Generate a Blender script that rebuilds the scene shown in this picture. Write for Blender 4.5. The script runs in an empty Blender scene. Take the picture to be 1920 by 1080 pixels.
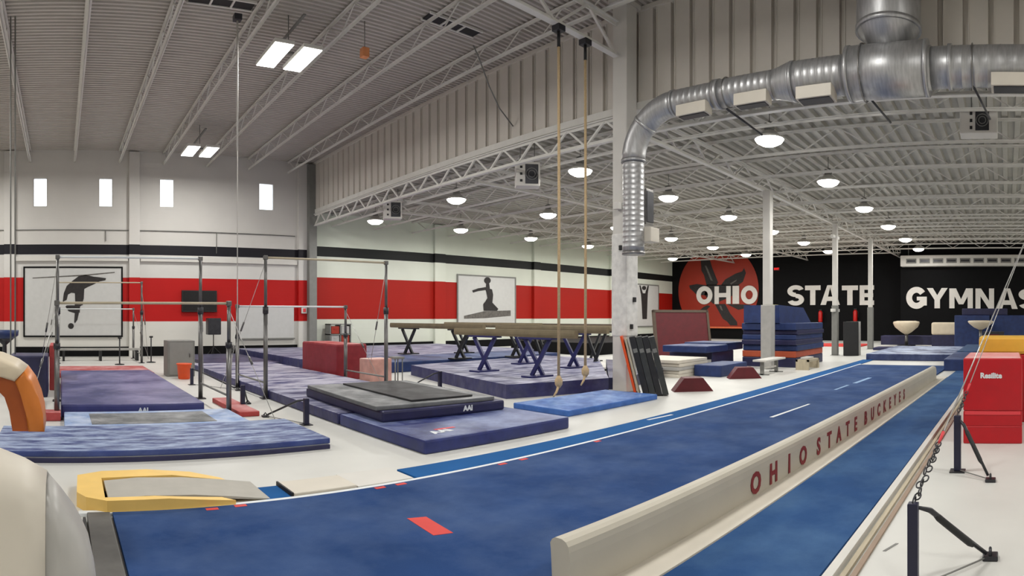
import bpy, bmesh, math, random
from math import sin, cos, pi, radians as R
from mathutils import Vector, Matrix
random.seed(4)
S = bpy.context.scene
COL = S.collection

# ------------------------------------------------------------------ camera (cylindrical panorama, eye height 1.55 m)
EYE = 1.55
cd = bpy.data.cameras.new('camera'); cam = bpy.data.objects.new('camera', cd); COL.objects.link(cam)
cd.type = 'PANO'; cd.panorama_type = 'CENTRAL_CYLINDRICAL'
F, X0, HY = 1130.0, 114.0, 594.0
umin, umax = -X0/F, (1920-X0)/F
mid = (umin+umax)/2
cd.central_cylindrical_range_u_min = umin-mid
cd.central_cylindrical_range_u_max = umax-mid
cd.central_cylindrical_range_v_min = -(1080-HY)/F
cd.central_cylindrical_range_v_max = HY/F
cd.central_cylindrical_radius = 1.0
cd.clip_start = 0.02; cd.clip_end = 200
cam.location = (0, 0, EYE); cam.rotation_euler = (pi/2, 0, -mid)
S.camera = cam

# ------------------------------------------------------------------ world, exposure
w = bpy.data.worlds.new('sky'); S.world = w; w.use_nodes = True
w.node_tree.nodes['Background'].inputs[0].default_value = (0.85, 0.92, 1.0, 1)
w.node_tree.nodes['Background'].inputs[1].default_value = 3.5
S.view_settings.view_transform = 'Standard'; S.view_settings.look = 'None'
S.view_settings.exposure = 0.0; S.view_settings.gamma = 1.0
S.view_settings.use_curve_mapping = False
S.cycles.use_denoising = True
S.cycles.max_bounces = 6; S.cycles.diffuse_bounces = 4
S.cycles.sample_clamp_indirect = 8
DOME_W, PANEL_W, DOME_E, PANEL_E = 100, 245, 20, 12

# ------------------------------------------------------------------ materials
def lin(c):
    c = c/255
    return c/12.92 if c <= .04045 else ((c+.055)/1.055)**2.4
def rgb(c): return (lin(c[0]), lin(c[1]), lin(c[2]), 1)
MATS = {}
def mat(name, c, rough=.6, metal=0., var=.10, scale=6., bump=.0, bscale=60., chalk=0., ccol=(190,190,205), cscale=1.5, stretch=(1,1,1), spec=.5, coat=0, emit=0):
    if name in MATS: return MATS[name]
    m = bpy.data.materials.new(name); m.use_nodes = True; MATS[name] = m
    nt = m.node_tree; N = nt.nodes; Lk = nt.links.new
    b = N['Principled BSDF']
    b.inputs['Roughness'].default_value = rough; b.inputs['Metallic'].default_value = metal
    b.inputs['Specular IOR Level'].default_value = spec
    if coat: b.inputs['Coat Weight'].default_value = coat
    tc = N.new('ShaderNodeTexCoord')
    mp = N.new('ShaderNodeMapping'); mp.inputs['Scale'].default_value = stretch
    Lk(tc.outputs['Object'], mp.inputs[0])
    n = N.new('ShaderNodeTexNoise'); n.inputs['Scale'].default_value = scale; n.inputs['Detail'].default_value = 5
    Lk(mp.outputs[0], n.inputs['Vector'])
    ramp = N.new('ShaderNodeValToRGB'); cr = ramp.color_ramp
    cr.elements[0].position = .3; cr.elements[1].position = .7
    base = rgb(c)
    cr.elements[0].color = tuple(x*(1-var) for x in base[:3])+(1,)
    cr.elements[1].color = tuple(min(1, x*(1+var)) for x in base[:3])+(1,)
    Lk(n.outputs['Fac'], ramp.inputs[0])
    out = ramp.outputs[0]
    if chalk:
        g = N.new('ShaderNodeNewGeometry'); sp = N.new('ShaderNodeSeparateXYZ'); Lk(g.outputs['Normal'], sp.inputs[0])
        n2 = N.new('ShaderNodeTexNoise'); n2.inputs['Scale'].default_value = cscale; n2.inputs['Detail'].default_value = 9; n2.inputs['Roughness'].default_value = .65
        Lk(mp.outputs[0], n2.inputs['Vector'])
        r2 = N.new('ShaderNodeMapRange'); r2.inputs[1].default_value = .40; r2.inputs[2].default_value = .70; r2.inputs[3].default_value = 0; r2.inputs[4].default_value = chalk
        Lk(n2.outputs['Fac'], r2.inputs[0])
        mr = N.new('ShaderNodeMapRange'); mr.inputs[1].default_value = .3; mr.inputs[2].default_value = .9; mr.inputs[3].default_value = .10
        Lk(sp.outputs[2], mr.inputs[0])
        mu = N.new('ShaderNodeMath'); mu.operation = 'MULTIPLY'; Lk(r2.outputs[0], mu.inputs[0]); Lk(mr.outputs[0], mu.inputs[1])
        mx = N.new('ShaderNodeMix'); mx.data_type = 'RGBA'; Lk(mu.outputs[0], mx.inputs[0]); Lk(out, mx.inputs[6]); mx.inputs[7].default_value = rgb(ccol)
        out = mx.outputs[2]
    Lk(out, b.inputs['Base Color'])
    if bump:
        n3 = N.new('ShaderNodeTexNoise'); n3.inputs['Scale'].default_value = bscale; n3.inputs['Detail'].default_value = 3
        Lk(mp.outputs[0], n3.inputs['Vector'])
        bp = N.new('ShaderNodeBump'); bp.inputs['Strength'].default_value = bump; bp.inputs['Distance'].default_value = .01
        Lk(n3.outputs['Fac'], bp.inputs['Height']); Lk(bp.outputs[0], b.inputs['Normal'])
    if emit:
        b.inputs['Emission Color'].default_value = base; b.inputs['Emission Strength'].default_value = emit
    return m
def wall_bands(name, stops):
    """paint bands by height: stops = [(z_from, rgb), ...] over 0..10 m"""
    m = bpy.data.materials.new(name); m.use_nodes = True; nt = m.node_tree; N = nt.nodes; Lk = nt.links.new
    b = N['Principled BSDF']; b.inputs['Roughness'].default_value = .6; b.inputs['Specular IOR Level'].default_value = .3
    tc = N.new('ShaderNodeTexCoord'); sp = N.new('ShaderNodeSeparateXYZ'); Lk(tc.outputs['Object'], sp.inputs[0])
    d = N.new('ShaderNodeMath'); d.operation = 'MULTIPLY'; d.inputs[1].default_value = .1; Lk(sp.outputs[2], d.inputs[0])
    r = N.new('ShaderNodeValToRGB'); cr = r.color_ramp; cr.interpolation = 'CONSTANT'
    cr.elements[0].position = stops[0][0]/10; cr.elements[0].color = rgb(stops[0][1])
    cr.elements[1].position = stops[1][0]/10; cr.elements[1].color = rgb(stops[1][1])
    for z, c in stops[2:]:
        e = cr.elements.new(z/10); e.color = rgb(c)
    Lk(d.outputs[0], r.inputs[0])
    n = N.new('ShaderNodeTexNoise'); n.inputs['Scale'].default_value = 1.2; n.inputs['Detail'].default_value = 6; Lk(tc.outputs['Object'], n.inputs['Vector'])
    mr = N.new('ShaderNodeMapRange'); mr.inputs[3].default_value = .93; mr.inputs[4].default_value = 1.05; Lk(n.outputs['Fac'], mr.inputs[0])
    mx = N.new('ShaderNodeVectorMath'); mx.operation = 'SCALE'; Lk(r.outputs[0], mx.inputs[0]); Lk(mr.outputs[0], mx.inputs['Scale'])
    Lk(mx.outputs[0], b.inputs['Base Color'])
    bk = N.new('ShaderNodeTexBrick'); bk.inputs['Scale'].default_value = 1; bk.inputs['Brick Width'].default_value = .4; bk.inputs['Row Height'].default_value = .2; bk.inputs['Mortar Size'].default_value = .008
    cx = N.new('ShaderNodeCombineXYZ'); ad = N.new('ShaderNodeMath'); ad.operation = 'ADD'
    Lk(sp.outputs[0], ad.inputs[0]); Lk(sp.outputs[1], ad.inputs[1]); Lk(ad.outputs[0], cx.inputs[0]); Lk(sp.outputs[2], cx.inputs[1]); Lk(cx.outputs[0], bk.inputs['Vector'])
    bp = N.new('ShaderNodeBump'); bp.invert = True; bp.inputs['Strength'].default_value = .25; bp.inputs['Distance'].default_value = .008; Lk(bk.outputs['Fac'], bp.inputs['Height']); Lk(bp.outputs[0], b.inputs['Normal'])
    return m

M_floor = mat('floor_vinyl', (204,203,198), .42, var=.05, scale=1.3, bump=.03, bscale=90, spec=.4)
M_white = mat('white_paint', (205,202,196), .55, var=.04, scale=2)
M_steelw = mat('white_steel', (216,214,208), .5, var=.05, scale=4)
M_gray = mat('gray_paint', (120,120,116), .55, var=.06)
M_deck = mat('deck_paint', (170,167,158), .5, var=.07, scale=2)
M_deckhi = mat('hall_deck_paint', (186,180,173), .55, var=.06, scale=1.5)
M_siding = mat('siding_paint', (208,202,193), .5, var=.04, scale=1.5)
M_black = mat('black_paint', (9,9,11), .7, var=.2, spec=.15)
M_rubber = mat('black_rubber', (22,22,24), .6, var=.2)
M_galv = mat('galvanized', (176,176,177), .42, metal=.75, var=.14, scale=5, bump=.08, bscale=14, stretch=(1,6,1))
M_galv2 = mat('galvanized_dark', (140,138,136), .35, metal=.8, var=.2, scale=8)
M_chrome = mat('steel_post', (112,111,110), .35, metal=.75, var=.1)
M_darksteel = mat('dark_steel', (60,60,64), .4, metal=.6, var=.2)
M_carpet = mat('runway_blue', (30,60,108), .85, var=.12, scale=1.6, bump=.25, bscale=220, chalk=.22, ccol=(120,140,175), cscale=1.2, spec=.15)
M_carpet2 = mat('strip_blue', (24,84,142), .85, var=.08, scale=2, bump=.2, bscale=220, spec=.15)
M_carpet3 = mat('side_runway_blue', (36,72,120), .85, var=.10, scale=1.3, bump=.2, bscale=220, chalk=.3, ccol=(110,145,180), cscale=.9, spec=.15)
M_navy = mat('navy_vinyl', (28,28,66), .45, var=.2, chalk=.35, ccol=(120,120,160), cscale=2.5)
M_navy_ch = mat('navy_chalky', (34,36,86), .5, var=.25, chalk=1.3, ccol=(170,170,190), cscale=2.6, stretch=(.5,2.0,1))
M_laven = mat('chalked_mat', (38,40,96), .55, var=.2, chalk=1.9, ccol=(172,170,186), cscale=2.4, stretch=(.5,1.9,1))
M_front = mat('blue_chalky', (32,50,112), .55, var=.25, scale=3, chalk=1.2, ccol=(162,178,206), cscale=4.5, stretch=(.6,2.4,1))
M_purple = mat('purple_blue', (46,48,104), .45, var=.12, chalk=1.2, ccol=(128,124,164), cscale=.8)
M_blue = mat('bright_blue', (48,96,172), .5, var=.15, chalk=.6, cscale=3, ccol=(150,180,220))
M_midblue = mat('mid_blue', (20,42,92), .5, var=.2, chalk=.4, ccol=(110,130,175))
M_paleb = mat('pale_blue', (130,155,200), .6, var=.15, chalk=.8, ccol=(205,212,225), cscale=2)
M_grayp = mat('gray_panel', (96,98,100), .6, var=.2, chalk=.6, ccol=(190,190,192), cscale=2)
M_blackmat = mat('black_mat', (26,26,30), .6, var=.25, chalk=.35, ccol=(120,120,122), cscale=2)
M_cream = mat('cream_vinyl', (204,197,184), .5, var=.04, scale=3)
M_cream2 = mat('cream_leather', (214,200,176), .45, var=.05)
M_grayvin = mat('gray_vinyl', (168,166,162), .45, var=.08)
M_orange = mat('tan_leather', (206,118,40), .4, var=.12, scale=3)
M_orange2 = mat('tan_leather_dark', (160,76,20), .45, var=.15)
M_yellow = mat('yellow_foam', (236,196,108), .5, var=.04)
M_yellow2 = mat('yellow_vinyl', (230,180,70), .45, var=.06)
M_board = mat('gray_carpet', (172,168,160), .85, var=.05, bump=.2, bscale=200)
M_red = mat('red_vinyl', (176,4,22), .35, var=.06, spec=.5)
M_redl = mat('red_light', (214,58,66), .5, var=.06)
M_redc = mat('red_chalky', (128,20,34), .55, var=.12, chalk=.5, ccol=(200,140,150))
M_redmat = mat('red_mat', (168,56,54), .6, var=.15, chalk=.7, ccol=(215,175,175))
M_maroon = mat('maroon', (88,14,24), .55, var=.15)
M_tape = mat('red_tape', (204,52,44), .6, var=.05)
M_line = mat('white_tape', (214,218,220), .6, var=.03)
M_chalkline = mat('chalk_line', (130,160,195), .8, var=.2)
M_beamw = mat('beam_cover', (184,178,164), .55, var=.05, scale=2)
M_text = mat('dark_red_print', (122,22,30), .6, var=.05)
M_letters = mat('white_lettering', (222,218,212), .5, var=.03)
M_logo = mat('logo_red', (150,38,14), .55, var=.08, scale=.8)
M_rope = mat('rope', (190,165,128), .85, var=.15, scale=60, bump=.5, bscale=90)
M_wire = mat('steel_wire', (170,168,166), .35, metal=.6)
M_tan = mat('beam_suede', (120,108,84), .8, var=.12, scale=4)
M_orangeb = mat('orange_plastic', (226,78,16), .4, var=.05)
M_print = mat('print_black', (38,34,34), .7, var=.35, scale=12)
M_printg = mat('print_gray', (96,92,88), .7, var=.3, scale=9)
M_poster = mat('poster_paper', (196,196,194), .4, var=.03)
M_screen = mat('screen', (14,14,18), .2, var=.05)
M_lamp = mat('lamp_lens', (255,252,242), .3, var=0, emit=DOME_E)
M_panel = mat('lamp_panel', (255,255,250), .3, var=0, emit=PANEL_E)
M_exit = mat('exit_red', (230,20,20), .4, var=0, emit=1.0)
M_extred = mat('extinguisher_red', (190,20,16), .35, var=.05)
M_wood = mat('light_wood', (182,170,146), .6, var=.12, scale=3, stretch=(1,8,1))
M_daylight_glass = None
mg = bpy.data.materials.new('window_glass'); mg.use_nodes = True
_b = mg.node_tree.nodes['Principled BSDF']; _b.inputs['Transmission Weight'].default_value = 1; _b.inputs['Roughness'].default_value = .25; _b.inputs['IOR'].default_value = 1.1; _b.inputs['Base Color'].default_value = (.97,.98,1,1)
M_glass = mg

# ------------------------------------------------------------------ mesh helpers
def bm_new(): return bmesh.new()
def mx(loc=(0,0,0), rz=0, rx=0, ry=0):
    return Matrix.Translation(loc) @ Matrix.Rotation(rz,4,'Z') @ Matrix.Rotation(ry,4,'Y') @ Matrix.Rotation(rx,4,'X')
def box(bm, x0,x1,y0,y1,z0,z1, bev=0, m=None, seg=2):
    t = bmesh.new(); bmesh.ops.create_cube(t, size=1)
    for v in t.verts: v.co = Vector(((v.co.x+.5)*(x1-x0)+x0, (v.co.y+.5)*(y1-y0)+y0, (v.co.z+.5)*(z1-z0)+z0))
    if bev: bmesh.ops.bevel(t, geom=t.edges[:], offset=bev, segments=seg, profile=.6, affect='EDGES')
    join(bm, t, m); return bm
def join(bm, t, m=None):
    if m is not None: bmesh.ops.transform(t, matrix=m, verts=t.verts)
    vs = {}
    for v in t.verts: vs[v] = bm.verts.new(v.co)
    for f in t.faces:
        try: nf = bm.faces.new([vs[v] for v in f.verts]); nf.smooth = f.smooth
        except ValueError: pass
    t.free()
def tube(bm, pts, r, n=8, close=True, smooth=True):
    pts = [Vector(p) for p in pts]; k = len(pts)
    rr = r if isinstance(r, (list,tuple)) else [r]*k
    rings = []; up = None
    for i, p in enumerate(pts):
        d = (pts[min(i+1,k-1)]-pts[max(i-1,0)]).normalized()
        if up is None:
            up = Vector((0,0,1)) if abs(d.z) < .9 else Vector((1,0,0))
        u = d.cross(up).normalized(); v = u.cross(d).normalized(); up = v
        rings.append([bm.verts.new(p+rr[i]*(cos(2*pi*j/n)*u+sin(2*pi*j/n)*v)) for j in range(n)])
    for a, b in zip(rings, rings[1:]):
        for j in range(n):
            f = bm.faces.new((a[j],a[(j+1)%n],b[(j+1)%n],b[j])); f.smooth = smooth
    if close:
        bm.faces.new(rings[0][::-1]); bm.faces.new(rings[-1])
    return bm
def prism(bm, poly, z0, z1, m=None, axis='z'):
    """poly in plane, extruded z0..z1. axis z: (x,y); y: poly=(x,z) extruded in y; x: poly=(y,z) extruded in x"""
    t = bmesh.new()
    def P(a,b,c): return {'z':(a,b,c),'y':(a,c,b),'x':(c,a,b)}[axis]
    A = [t.verts.new(P(x,y,z0)) for x,y in poly]; B = [t.verts.new(P(x,y,z1)) for x,y in poly]
    n = len(poly)
    t.faces.new(A); t.faces.new(B[::-1])
    for i in range(n): t.faces.new((A[i],B[i],B[(i+1)%n],A[(i+1)%n]))
    bmesh.ops.recalc_face_normals(t, faces=t.faces[:])
    join(bm, t, m); return bm
def lathe(bm, prof, loc=(0,0,0), n=16, m=None):
    t = bmesh.new(); rings = []
    for r,z in prof:
        rings.append([t.verts.new((max(r,1e-4)*cos(2*pi*j/n), max(r,1e-4)*sin(2*pi*j/n), z)) for j in range(n)])
    for a,b in zip(rings, rings[1:]):
        for j in range(n):
            f = t.faces.new((a[j],a[(j+1)%n],b[(j+1)%n],b[j])); f.smooth = True
    t.faces.new(rings[0][::-1]); t.faces.new(rings[-1])
    bmesh.ops.recalc_face_normals(t, faces=t.faces[:])
    join(bm, t, (m or Matrix.Identity(4))); 
    return bm
def sweep_box(bm, p, q, w, h):
    """rectangular bar from p to q"""
    p, q = Vector(p), Vector(q); d = (q-p).normalized()
    up = Vector((0,0,1)) if abs(d.z) < .95 else Vector((0,1,0))
    u = d.cross(up).normalized()*w/2; v = u.normalized().cross(d).normalized()*h/2
    A = [bm.verts.new(p+s*u+t*v) for s,t in ((-1,-1),(1,-1),(1,1),(-1,1))]
    B = [bm.verts.new(q+s*u+t*v) for s,t in ((-1,-1),(1,-1),(1,1),(-1,1))]
    bm.faces.new(A[::-1]); bm.faces.new(B)
    for i in range(4): bm.faces.new((A[i],A[(i+1)%4],B[(i+1)%4],B[i]))
    return bm
def link(name, data, parent=None, m=None):
    o = bpy.data.objects.new(name, data); COL.objects.link(o)
    if parent is not None: o.parent = parent
    return o
def obj(name, bm, material, parent=None, loc=None, rz=0, kind=None):
    me = bpy.data.meshes.new(name); bmesh.ops.recalc_face_normals(bm, faces=bm.faces[:])
    bm.to_mesh(me); bm.free(); me.materials.append(material)
    o = link(name, me, parent)
    if loc is not None: o.location = loc
    o.rotation_euler.z = rz
    if kind: o['kind'] = kind
    return o
def tag(o, label=None, cat=None, group=None, kind=None):
    if label: o['label'] = label
    if cat: o['category'] = cat
    if group: o['group'] = group
    if kind: o['kind'] = kind
    return o
def thing(name, label, cat, loc=(0,0,0), rz=0, group=None):
    o = bpy.data.objects.new(name, None); COL.objects.link(o); o.location = loc; o.rotation_euler.z = rz
    o.empty_display_size = .1
    return tag(o, label, cat, group)
def struct(name, bm, material, parent=None, label=None):
    o = obj(name, bm, material, parent)
    if parent is None: o['kind'] = 'structure'
    if label: o['label'] = label
    return o
def clone(o, parent=None):
    c = o.copy(); COL.objects.link(c)
    if parent is not None: c.parent = parent
    for ch in list(o.children): clone(ch, c)
    return c
def inst(name, me, parent, loc, rot=(0,0,0), scale=None):
    o = link(name, me, parent); o.location = loc; o.rotation_euler = rot
    if scale: o.scale = scale
    return o
def mesh_of(name, bm, material):
    me = bpy.data.meshes.new(name); bmesh.ops.recalc_face_normals(bm, faces=bm.faces[:]); bm.to_mesh(me); bm.free(); me.materials.append(material); return me
ORD = ['nearest','second','third','fourth','fifth','sixth','seventh','eighth','ninth','tenth','eleventh','twelfth','thirteenth','fourteenth','fifteenth','sixteenth']

# ------------------------------------------------------------------ dimensions of the building
XL, XA, XB, YN, YF = -12.0, 10.4, 37.8, -9.0, 23.5
ZH, ZL, ZA = 8.05, 6.0, 6.06            # tall hall deck, low hall deck, underside of the upper siding wall

b = bm_new(); box(b, XL-.3, XB+.3, YN-.3, YF+.3, -.2, 0); struct('floor', b, M_floor)
# far wall: two paint schemes meeting at the corner pier
M_wallhi = wall_bands('hall_paint', [(0,(212,210,204)),(1.33,(178,14,12)),(3.06,(206,204,200)),(3.97,(22,20,28)),(4.37,(206,203,198))])
M_walllo = wall_bands('low_paint', [(0,(208,212,200)),(1.42,(158,20,6)),(3.22,(208,212,200)),(4.14,(20,22,22)),(4.54,(208,214,200))])
wins = [(-1.08,-.52,5.84,6.98),(1.48,2.04,5.84,6.98),(3.88,4.48,5.88,7.02),(8.01,8.68,5.95,7.08)]
b = bm_new()
xs = [XL-.3]; 
for x0,x1,z0,z1 in wins:
    box(b, xs[-1], x0, YF, YF+.3, 0, ZH+.3); box(b, x0, x1, YF, YF+.3, 0, z0); box(b, x0, x1, YF, YF+.3, z1, ZH+.3); xs.append(x1)
box(b, xs[-1], XA, YF, YF+.3, 0, ZH+.3)
struct('wall_far', b, M_wallhi)
b = bm_new(); box(b, XA, XB+.3, YF, YF+.3, 0, ZL+.3); struct('wall_far', b, M_walllo)
for i,(x0,x1,z0,z1) in enumerate(wins):
    b = bm_new(); t = .035
    box(b, x0, x0+t, YF+.02, YF+.12, z0, z1); box(b, x1-t, x1, YF+.02, YF+.12, z0, z1); box(b, x0+t, x1-t, YF+.02, YF+.12, z0, z0+t); box(b, x0+t, x1-t, YF+.02, YF+.12, z1-t, z1)
    wi = struct('window_%d'%(i+1), b, M_white)
    b = bm_new(); box(b, x0+t, x1-t, YF+.06, YF+.07, z0+t, z1-t); obj('pane', b, M_glass, wi)
b = bm_new(); box(b, XL-.3, XL, YN, YF, 0, ZH+.3); struct('wall_left', b, M_white)
b = bm_new(); box(b, XL-.3, XB+.3, YN-.3, YN, 0, ZH+.3); struct('wall_near', b, M_white)
b = bm_new(); box(b, XB, XB+.3, YN, YF, 0, ZL+.3); struct('wall_right', b, M_black)
b = bm_new(); box(b, XB-1.8, XB, YN, 6.45, 0, ZL); struct('wall_right', b, M_black)      # the part that stands forward, from the letter G on
b = bm_new(); box(b, XL, XA-.12, YF-.03, YF, 0, .38, .006); struct('baseboard_far', b, M_black)
b = bm_new(); box(b, XA+.12, XB, YF-.03, YF, 0, .38, .006); struct('baseboard_far', b, M_black)
b = bm_new(); box(b, XB-.02, XB, 6.45, YF, 0, .82); struct('baseboard_right', b, M_black)
# piers on the far wall
for x0,x1,zt,mm in ((-2.21,-1.79,ZH,M_wallhi),(2.66,3.08,ZH,M_wallhi),(9.72,10.4,ZH,M_wallhi),(16.7,17.33,ZL,M_walllo),(23.35,23.86,ZL,M_walllo),(30.2,30.7,ZL,M_walllo)):
    b = bm_new(); box(b, x0, x1, YF-.16, YF, 0, zt-.05, .01); struct('trim_1', b, mm)
b = bm_new(); box(b, 10.1, 10.45, YF-.42, YF-.16, 0, ZH-.1, .01); struct('trim_2', b, M_gray)
# ledge below the dark band and the long conduit above it
for x0,x1 in ((-1.75,2.62),(3.12,9.68)):
    b = bm_new(); box(b, x0, x1, YF-.12, YF, 3.72, 3.9, .01); struct('trim_3', b, M_grayp if 0 else M_white)
b = bm_new(); tube(b, [(XL, YF-.04, 4.94),(9.6, YF-.04, 4.94)], .018, 6); tube(b, [(1.75,YF-.04,4.94),(1.75,YF-.04,4.5)], .018, 6); tube(b, [(6.2,YF-.04,4.94),(6.2,YF-.04,4.1)], .018, 6)
struct('trim_4', b, M_gray)

# ------------------------------------------------------------------ upper siding wall over the opening (each pan a piece)
b = bm_new(); box(b, XA+.10, XA+.16, YN, YF, ZA, ZH+.3); wa = struct('wall_upper', b, M_siding)
pitch = .44
b = bm_new()
prism(b, [(0,.0),(.0,.012),(.085,.012),(.095,.11),(pitch-.02,.11),(pitch-.02,.135),(pitch-.004,.135),(pitch-.004,.0)], 0, ZH-ZA, axis='z')
pm = mesh_of('siding_panel', b, M_siding)
n = int((YF-YN)/pitch)
for k in range(n):
    inst('siding_panel', pm, wa, (XA+.10, YN+k*pitch, ZA), (0,0,pi/2))
b = bm_new(); box(b, XA-.05, XA+.2, YN, YF, ZA-.16, ZA, .01); struct('trim_5', b, M_steelw)
b = bm_new(); box(b, XA-.05, XA+.1, YN, YF, ZH-.10, ZH-.0, .01); struct('trim_6', b, M_siding)

# ------------------------------------------------------------------ roof decks: ribbed sheets
def deck_sheet(width, length, rib, depth, m, name='deck_sheet'):
    """ribs run along X (length); profile over Y (width)"""
    b = bm_new(); prof = []; y = 0
    while y < width-1e-6:
        prof += [(y,0),(y+rib*.42,0),(y+rib*.5,depth),(y+rib*.92,depth)]; y += rib
    prof.append((width,0))
    for (ya,za),(yb,zb) in zip(prof, prof[1:]):
        v = [b.verts.new(c) for c in ((0,ya,za),(length,ya,za),(length,yb,zb),(0,yb,zb))]; b.faces.new(v)
    b.verts.ensure_lookup_table()
    me = bpy.data.meshes.new(name); bmesh.ops.remove_doubles(b, verts=b.verts, dist=1e-5); b.to_mesh(me); b.free(); me.materials.append(m); return me
b = bm_new(); box(b, XL-.3, XA+.2, YN-.3, YF+.3, ZH+.1, ZH+.3); ce1 = struct('ceiling', b, M_deckhi)
b = bm_new(); box(b, XA+.17, XB+.3, YN-.3, YF+.3, ZL+.1, ZL+.3); ce2 = struct('ceiling', b, M_deck)
mh = deck_sheet(.9, XA+.1-XL, .15, .05, M_deckhi); ml = deck_sheet(.9, XB-XA-.1, .30, .085, M_deck)
y = YN
while y < YF:
    inst('deck_sheet', mh, ce1, (XL, y, ZH)); inst('deck_sheet', ml, ce2, (XA+.1, y, ZL)); y += .9

# ------------------------------------------------------------------ joists and girders
def joist_meshes(depth, step, r):
    b = bm_new(); sweep_box(b, (0,0,0), (0,step,-depth), r, r); d1 = mesh_of('web_member', b, M_steelw)
    b = bm_new(); sweep_box(b, (0,0,-depth), (0,step,0), r, r); d2 = mesh_of('web_member', b, M_steelw)
    return d1, d2
def joist(x, y0, y1, ztop, depth, step, label, meshes, along='y', chord=.055):
    t = thing('roof_joist', label, 'joist', (x, y0, 0) if along=='y' else (y0, x, 0), 0 if along=='y' else -pi/2)
    Ln = y1-y0
    for z, nm in ((ztop,'top_chord'),(ztop-depth,'bottom_chord')):
        b = bm_new()
        box(b, -chord*.9, -.006, 0, Ln, z-.006, z+.006); box(b, -.012, -.006, 0, Ln, z-chord, z)
        box(b, .006, chord*.9, 0, Ln, z-.006, z+.006); box(b, .006, .012, 0, Ln, z-chord, z)
        if along=='x': pass
        obj(nm, b, M_steelw, t)
    k = int(Ln/step)
    for i in range(k):
        inst('web_member', meshes[i%2], t, (0, i*step, ztop-.02))
    return t
jm = joist_meshes(.42, .62, .024)
for i in range(7):
    x = -1.2+1.75*i
    if x > 10: break
    joist(x, YN+.1, YF-.02, ZH-.03, .42, .62, 'white roof joist over the tall hall, %s from the corrugated upper wall' % ORD[6-i], jm)
for i in range(1,5):
    joist(-1.2-1.75*i, YN+.1, YF-.02, ZH-.03, .42, .62, 'white roof joist over the tall hall, beyond its left windows, %s of four' % ORD[i-1], jm)
jl = joist_meshes(.46, .80, .026)
for i in range(13):
    x = 11.35+2.07*i
    joist(x, YN+.1, YF-.02, ZL-.04, .48, .80, 'white roof joist under the low ribbed deck, %s from the corrugated wall' % ORD[i], jl)
# perimeter girder below the siding, and girders along the column lines
def girder(name_label, p, q, ztop, zbot, step, r=.045, chord=.12):
    p, q = Vector(p), Vector(q); L_ = (q-p).length; ang = math.atan2(q.y-p.y, q.x-p.x)
    t = thing('roof_girder', name_label, 'girder', (p.x,p.y,0), ang)
    for z, nm in ((ztop,'top_chord'),(zbot,'bottom_chord')):
        b = bm_new(); box(b, 0, L_, -chord/2, chord/2, z-.012, z+.012); box(b, 0, L_, -.012, .012, z-chord*.6 if nm=='top_chord' else z, z if nm=='top_chord' else z+chord*.6)
        obj(nm, b, M_steelw, t)
    k = max(2, int(L_/step)); st = L_/k
    b = bm_new(); sweep_box(b, (0,0,0), (st,0,ztop-zbot), r, r); d1 = mesh_of('web_member', b, M_steelw)
    b = bm_new(); sweep_box(b, (0,0,ztop-zbot), (st,0,0), r, r); d2 = mesh_of('web_member', b, M_steelw)
    for i in range(k): inst('web_member', (d1,d2)[i%2], t, (i*st,0,zbot))
    return t
girder('long white girder under the bottom edge of the corrugated upper wall', (XA-.06, 7.6,0), (XA-.06,YF-.45,0), 5.84, 5.36, .55)
girder('white girder under the corrugated wall from the white column towards the viewer', (XA-.06, YN+.1,0), (XA-.06,7.0,0), 5.84, 5.36, .55)
girder('white girder running from the wrapped column along the row of columns', (10.3,7.15,0), (XB-.05,6.75,0), 5.78, 5.30, .7, .04)
girder('white girder of the low hall near the far striped wall', (10.7,18.4,0), (XB-.05,18.4,0), 5.78, 5.30, .7, .04)
girder('white girder of the low hall halfway between the column row and the striped wall', (10.7,13.0,0), (XB-.05,13.0,0), 5.78, 5.30, .7, .04)
girder('tall hall girder that carries the two climbing ropes', (XL+.05,7.42,0), (9.78,7.42,0), 7.55, 6.85, .9, .05, .14)

# dark roof vents
for x0,x1,y0,y1,lab in ((7.4,8.8,10.5,10.8,'dark slot vent in the tall hall ceiling left of the corrugated wall'),(2.6,3.95,11.8,12.1,'dark slot vent in the tall hall ceiling above the hanging cable')):
    t = thing('ceiling_vent', lab, 'vent', (0,0,0))
    b = bm_new(); box(b, x0,x1,y0,y1, ZH-.03, ZH-.005); obj('opening', b, M_rubber, t)
    b = bm_new(); box(b, x0-.03,x1+.03,y0-.04,y0-.001, ZH-.05, ZH-.002); box(b, x0-.03,x1+.03,y1+.001,y1+.04, ZH-.05, ZH-.002); obj('frame', b, M_steelw, t)
    for k in range(1,3):
        b = bm_new(); xx = x0+(x1-x0)*k/3; box(b, xx-.02,xx+.02,y0,y1,ZH-.055,ZH-.031); obj('crossbar', b, M_steelw, t)

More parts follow.
